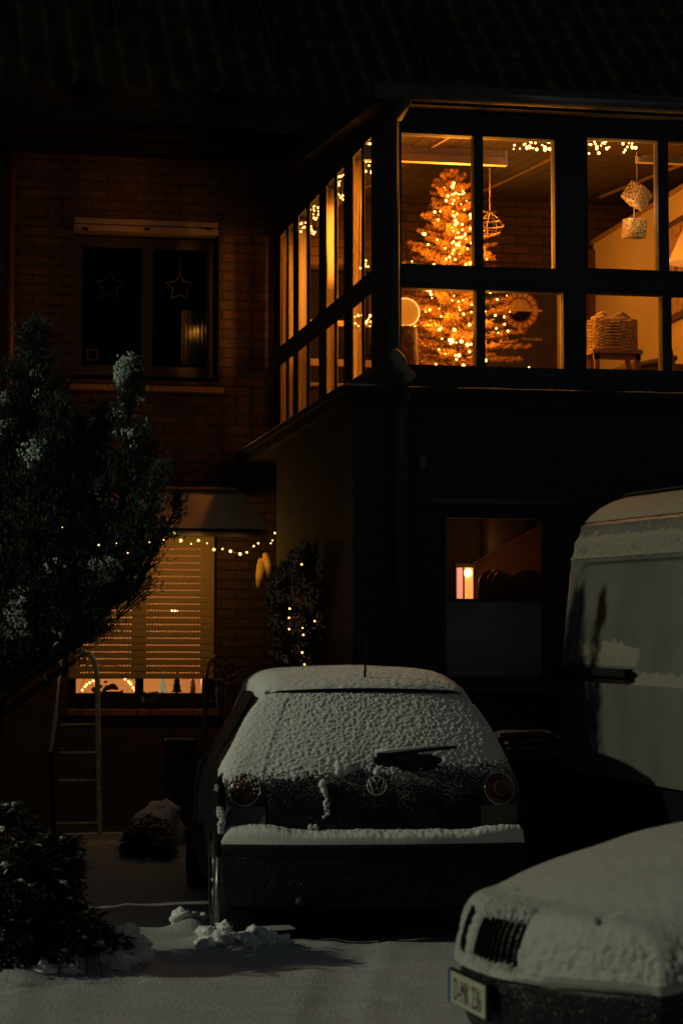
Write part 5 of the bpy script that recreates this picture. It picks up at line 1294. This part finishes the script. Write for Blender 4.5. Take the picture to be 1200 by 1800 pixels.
for (y, w0) in ((1274, 107), (1323, 106), (1372, 104), (1447, 98)):
    b = MB(); b.tube([LPt(w0, y, 19.5), LPt(174, y-1, 19.6)], .011, 6); b.box(0, 0.001, 0, .001, 0, .001); b.build('rung', STEEL, lad, True)
lx = WD(361, 1330, 19.3); o = None
b = MB(); b.tube([WD(358, 1400, 19.0), WD(361, 1300, 19.0), WD(362, 1200, 19.0), WD(368, 1165, 19.0), WD(382, 1152, 19.0)], .016, 8); tag(b.build('curved_rod', mat('rusty_rod', (.25, .16, .07), .6), None, True), 'thin bent metal rod at the right edge of the shuttered window', 'rod')
# string lights under the canopy
YS = YF-.66
pts = [W(x, y, YS) for (x, y) in [(110, 927), (174, 958), (205, 950), (225, 972), (263, 953), (290, 948), (307, 937), (318, 950), (336, 956), (349, 950), (364, 955), (376, 966), (391, 965), (405, 969), (422, 974), (434, 971), (446, 960), (454, 955), (476, 955), (479, 950), (483, 937)]]
light_string('string of yellow-white bulbs draped under the snowy canopy', pts, BULB_Y, .010, cable_r=.003)
light_string('sparse bulbs trailing through the juniper towards the left', [WD(x, y, 14.2) for (x, y) in [(110, 927), (174, 958), (205, 955), (225, 972), (263, 953), (288, 949)]], BULB_Y, .0042, cable_r=.0015)
for (px, py) in ((350, 950), (420, 965), (480, 945), (240, 962), (320, 958)): lamp(W(px, py, YS-.05), 1.7 if px < 480 else .10, (1, .50, .11), .03, 'string_light')
# hanging yellow pair
for (px, py, ang, hgt, lab) in ((457, 1008, .05, .155, 'straight hanging yellow wooden ornament under the string lights'), (470, 993, -.22, .125, 'tilted hanging yellow wooden ornament, the right one of the pair')):
    c = W(px, py, YF-.5); t = thing('hanging_ornament', lab, 'ornament', c, 0, 'pair of yellow hanging ornaments')
    b = MB(); M = Matrix.Rotation(ang, 3, 'Y'); b.lathe([(.001, hgt*.85), (.022, hgt*.8), (.034, hgt*.35), (.036, -.1*hgt), (.028, -.75*hgt), (.001, -hgt*.8)], (0, 0, 0), 16, M=M); b.build('body', mat('yellow_wood', (.75, .45, .07), .5, var=.25, vscale=15), t, True)
    b = MB(); tp_ = M @ Vector((0, 0, hgt*.84)); b.tube([tp_, (0, 0, hgt+.12)], .003, 4); b.build('cord', BARK, t)
lamp(W(466, 978, YF-.62), .08, (1, .6, .15), .01, 'string_light')
# post
pb = g(380, 1655); pt = thing('marker_post', 'slim dull metal post with black sleeve and stuck snow, beside the hatchback', 'post', (pb.x, pb.y, hsnow(pb.x, pb.y)))
DPp = (pb-CAM).dot(Fv); L0 = pt.location
def PP(px, py): return WD(px, py, DPp)-L0
b = MB(); b.tube([PP(380, 1650), PP(384, 1500)], .0125, 10); b.build('tube', mat('worn_steel', (.30, .29, .24), .35, .7, var=.5, vscale=25), pt, True)
b = MB(); b.tube([PP(384, 1505), PP(386, 1480), PP(386, 1385), PP(383, 1372), PP(383, 1366)], [.02, .034, .034, .022, .018], 12); b.build('sleeve', BLACK, pt, True)
b = MB(); random.seed(3)
for i in range(70):
    f = random.random(); p = PP(lerp(383, 394, random.random()*(1-abs(f-.5))), lerp(1420, 1462, f)); b.ball(p+Vector((0, -.03, 0)), random.uniform(.008, .017), 8, 6, jit=.5)
b.build('stuck_snow', SNOWC, pt, True); b = MB()
for i in range(10): b.ball(PP(random.uniform(377, 384), random.uniform(1378, 1390))+Vector((0, -.03, 0)), .007, 7, 5, jit=.4)
b.build('stuck_snow', SNOWC, pt, True)
# plank stack
q = W(940, 1330, 15.4); ps = thing('plank_stack', 'rough brown planks stacked on trestles between hatchback and van', 'plank stack', (q.x, 15.4, 0))
def Q(px, py): return W(px, py, 15.4)-ps.location
PLK = mat('rough_planks', (.16, .08, .045), .85, var=.4, vscale=8, bump=.4)
for (a, c, th) in (((878, 1326), (992, 1327), .018), ((885, 1305), (985, 1296), .013), ((890, 1316), (978, 1312), .010), ((870, 1292), (950, 1288), .016)):
    A, Bq = Q(*a), Q(*c); b = MB(); n = (Bq-A).normalized().cross(Vector((0, 1, 0)))*th
    vs = [p+Vector((0, y, 0))+s_*n for p in (A, Bq) for y in (-.12, .16) for s_ in (-1, 1)]
    b.add(vs, [(0, 1, 3, 2), (4, 6, 7, 5), (0, 4, 5, 1), (2, 3, 7, 6), (0, 2, 6, 4), (1, 5, 7, 3)]); o = b.build('plank', PLK, ps); bevel(o, .004)
for px in (895, 975):
    A = Q(px, 1340); b = MB(); b.box(A.x-.03, A.x+.03, -.1, .12, .05, A.z+.02); b.build('trestle', BARK, ps)
b = MB()
for i in range(8): A = Q(lerp(885, 955, i/7), 1289); b.ball(A+Vector((0, .02, .0)), .05, 12, 8, jit=.4, sq=(1.3, 1.5, .45))
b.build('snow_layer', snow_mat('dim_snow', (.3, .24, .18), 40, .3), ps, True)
# wall fitting, bin
q = W(742, 812, YB-.03); t = thing('wall_light', 'small unlit oval light fitting on the dark brick wall', 'wall light', q)
b = MB(); b.ball((0, 0, 0), .045, 14, 10, sq=(.7, .6, 1.2)); b.build('cover', mat('yellowed_cover', (.12, .11, .07), .5), t, True); b = MB(); b.box(-.03, .03, .0, .028, -.05, .05); b.build('bracket', BLACK, t)
q = WD(318, 1310, 19.2); t = thing('garden_bin', 'dark blue lidded bin standing under the shuttered window', 'bin', (q.x, q.y, .17)); hz = q.z-.17
b = MB(); b.box(-.11, .11, -.12, .12, 0, hz); o = b.build('body', mat('dark_blue_plastic', (.012, .02, .035), .5), t); bevel(o, .02, 3)
b = MB(); b.box(-.125, .125, -.135, .13, hz+.001, hz+.055); o = b.build('lid', mat('dark_blue_plastic', (.012, .02, .035), .5), t); bevel(o, .025, 3)
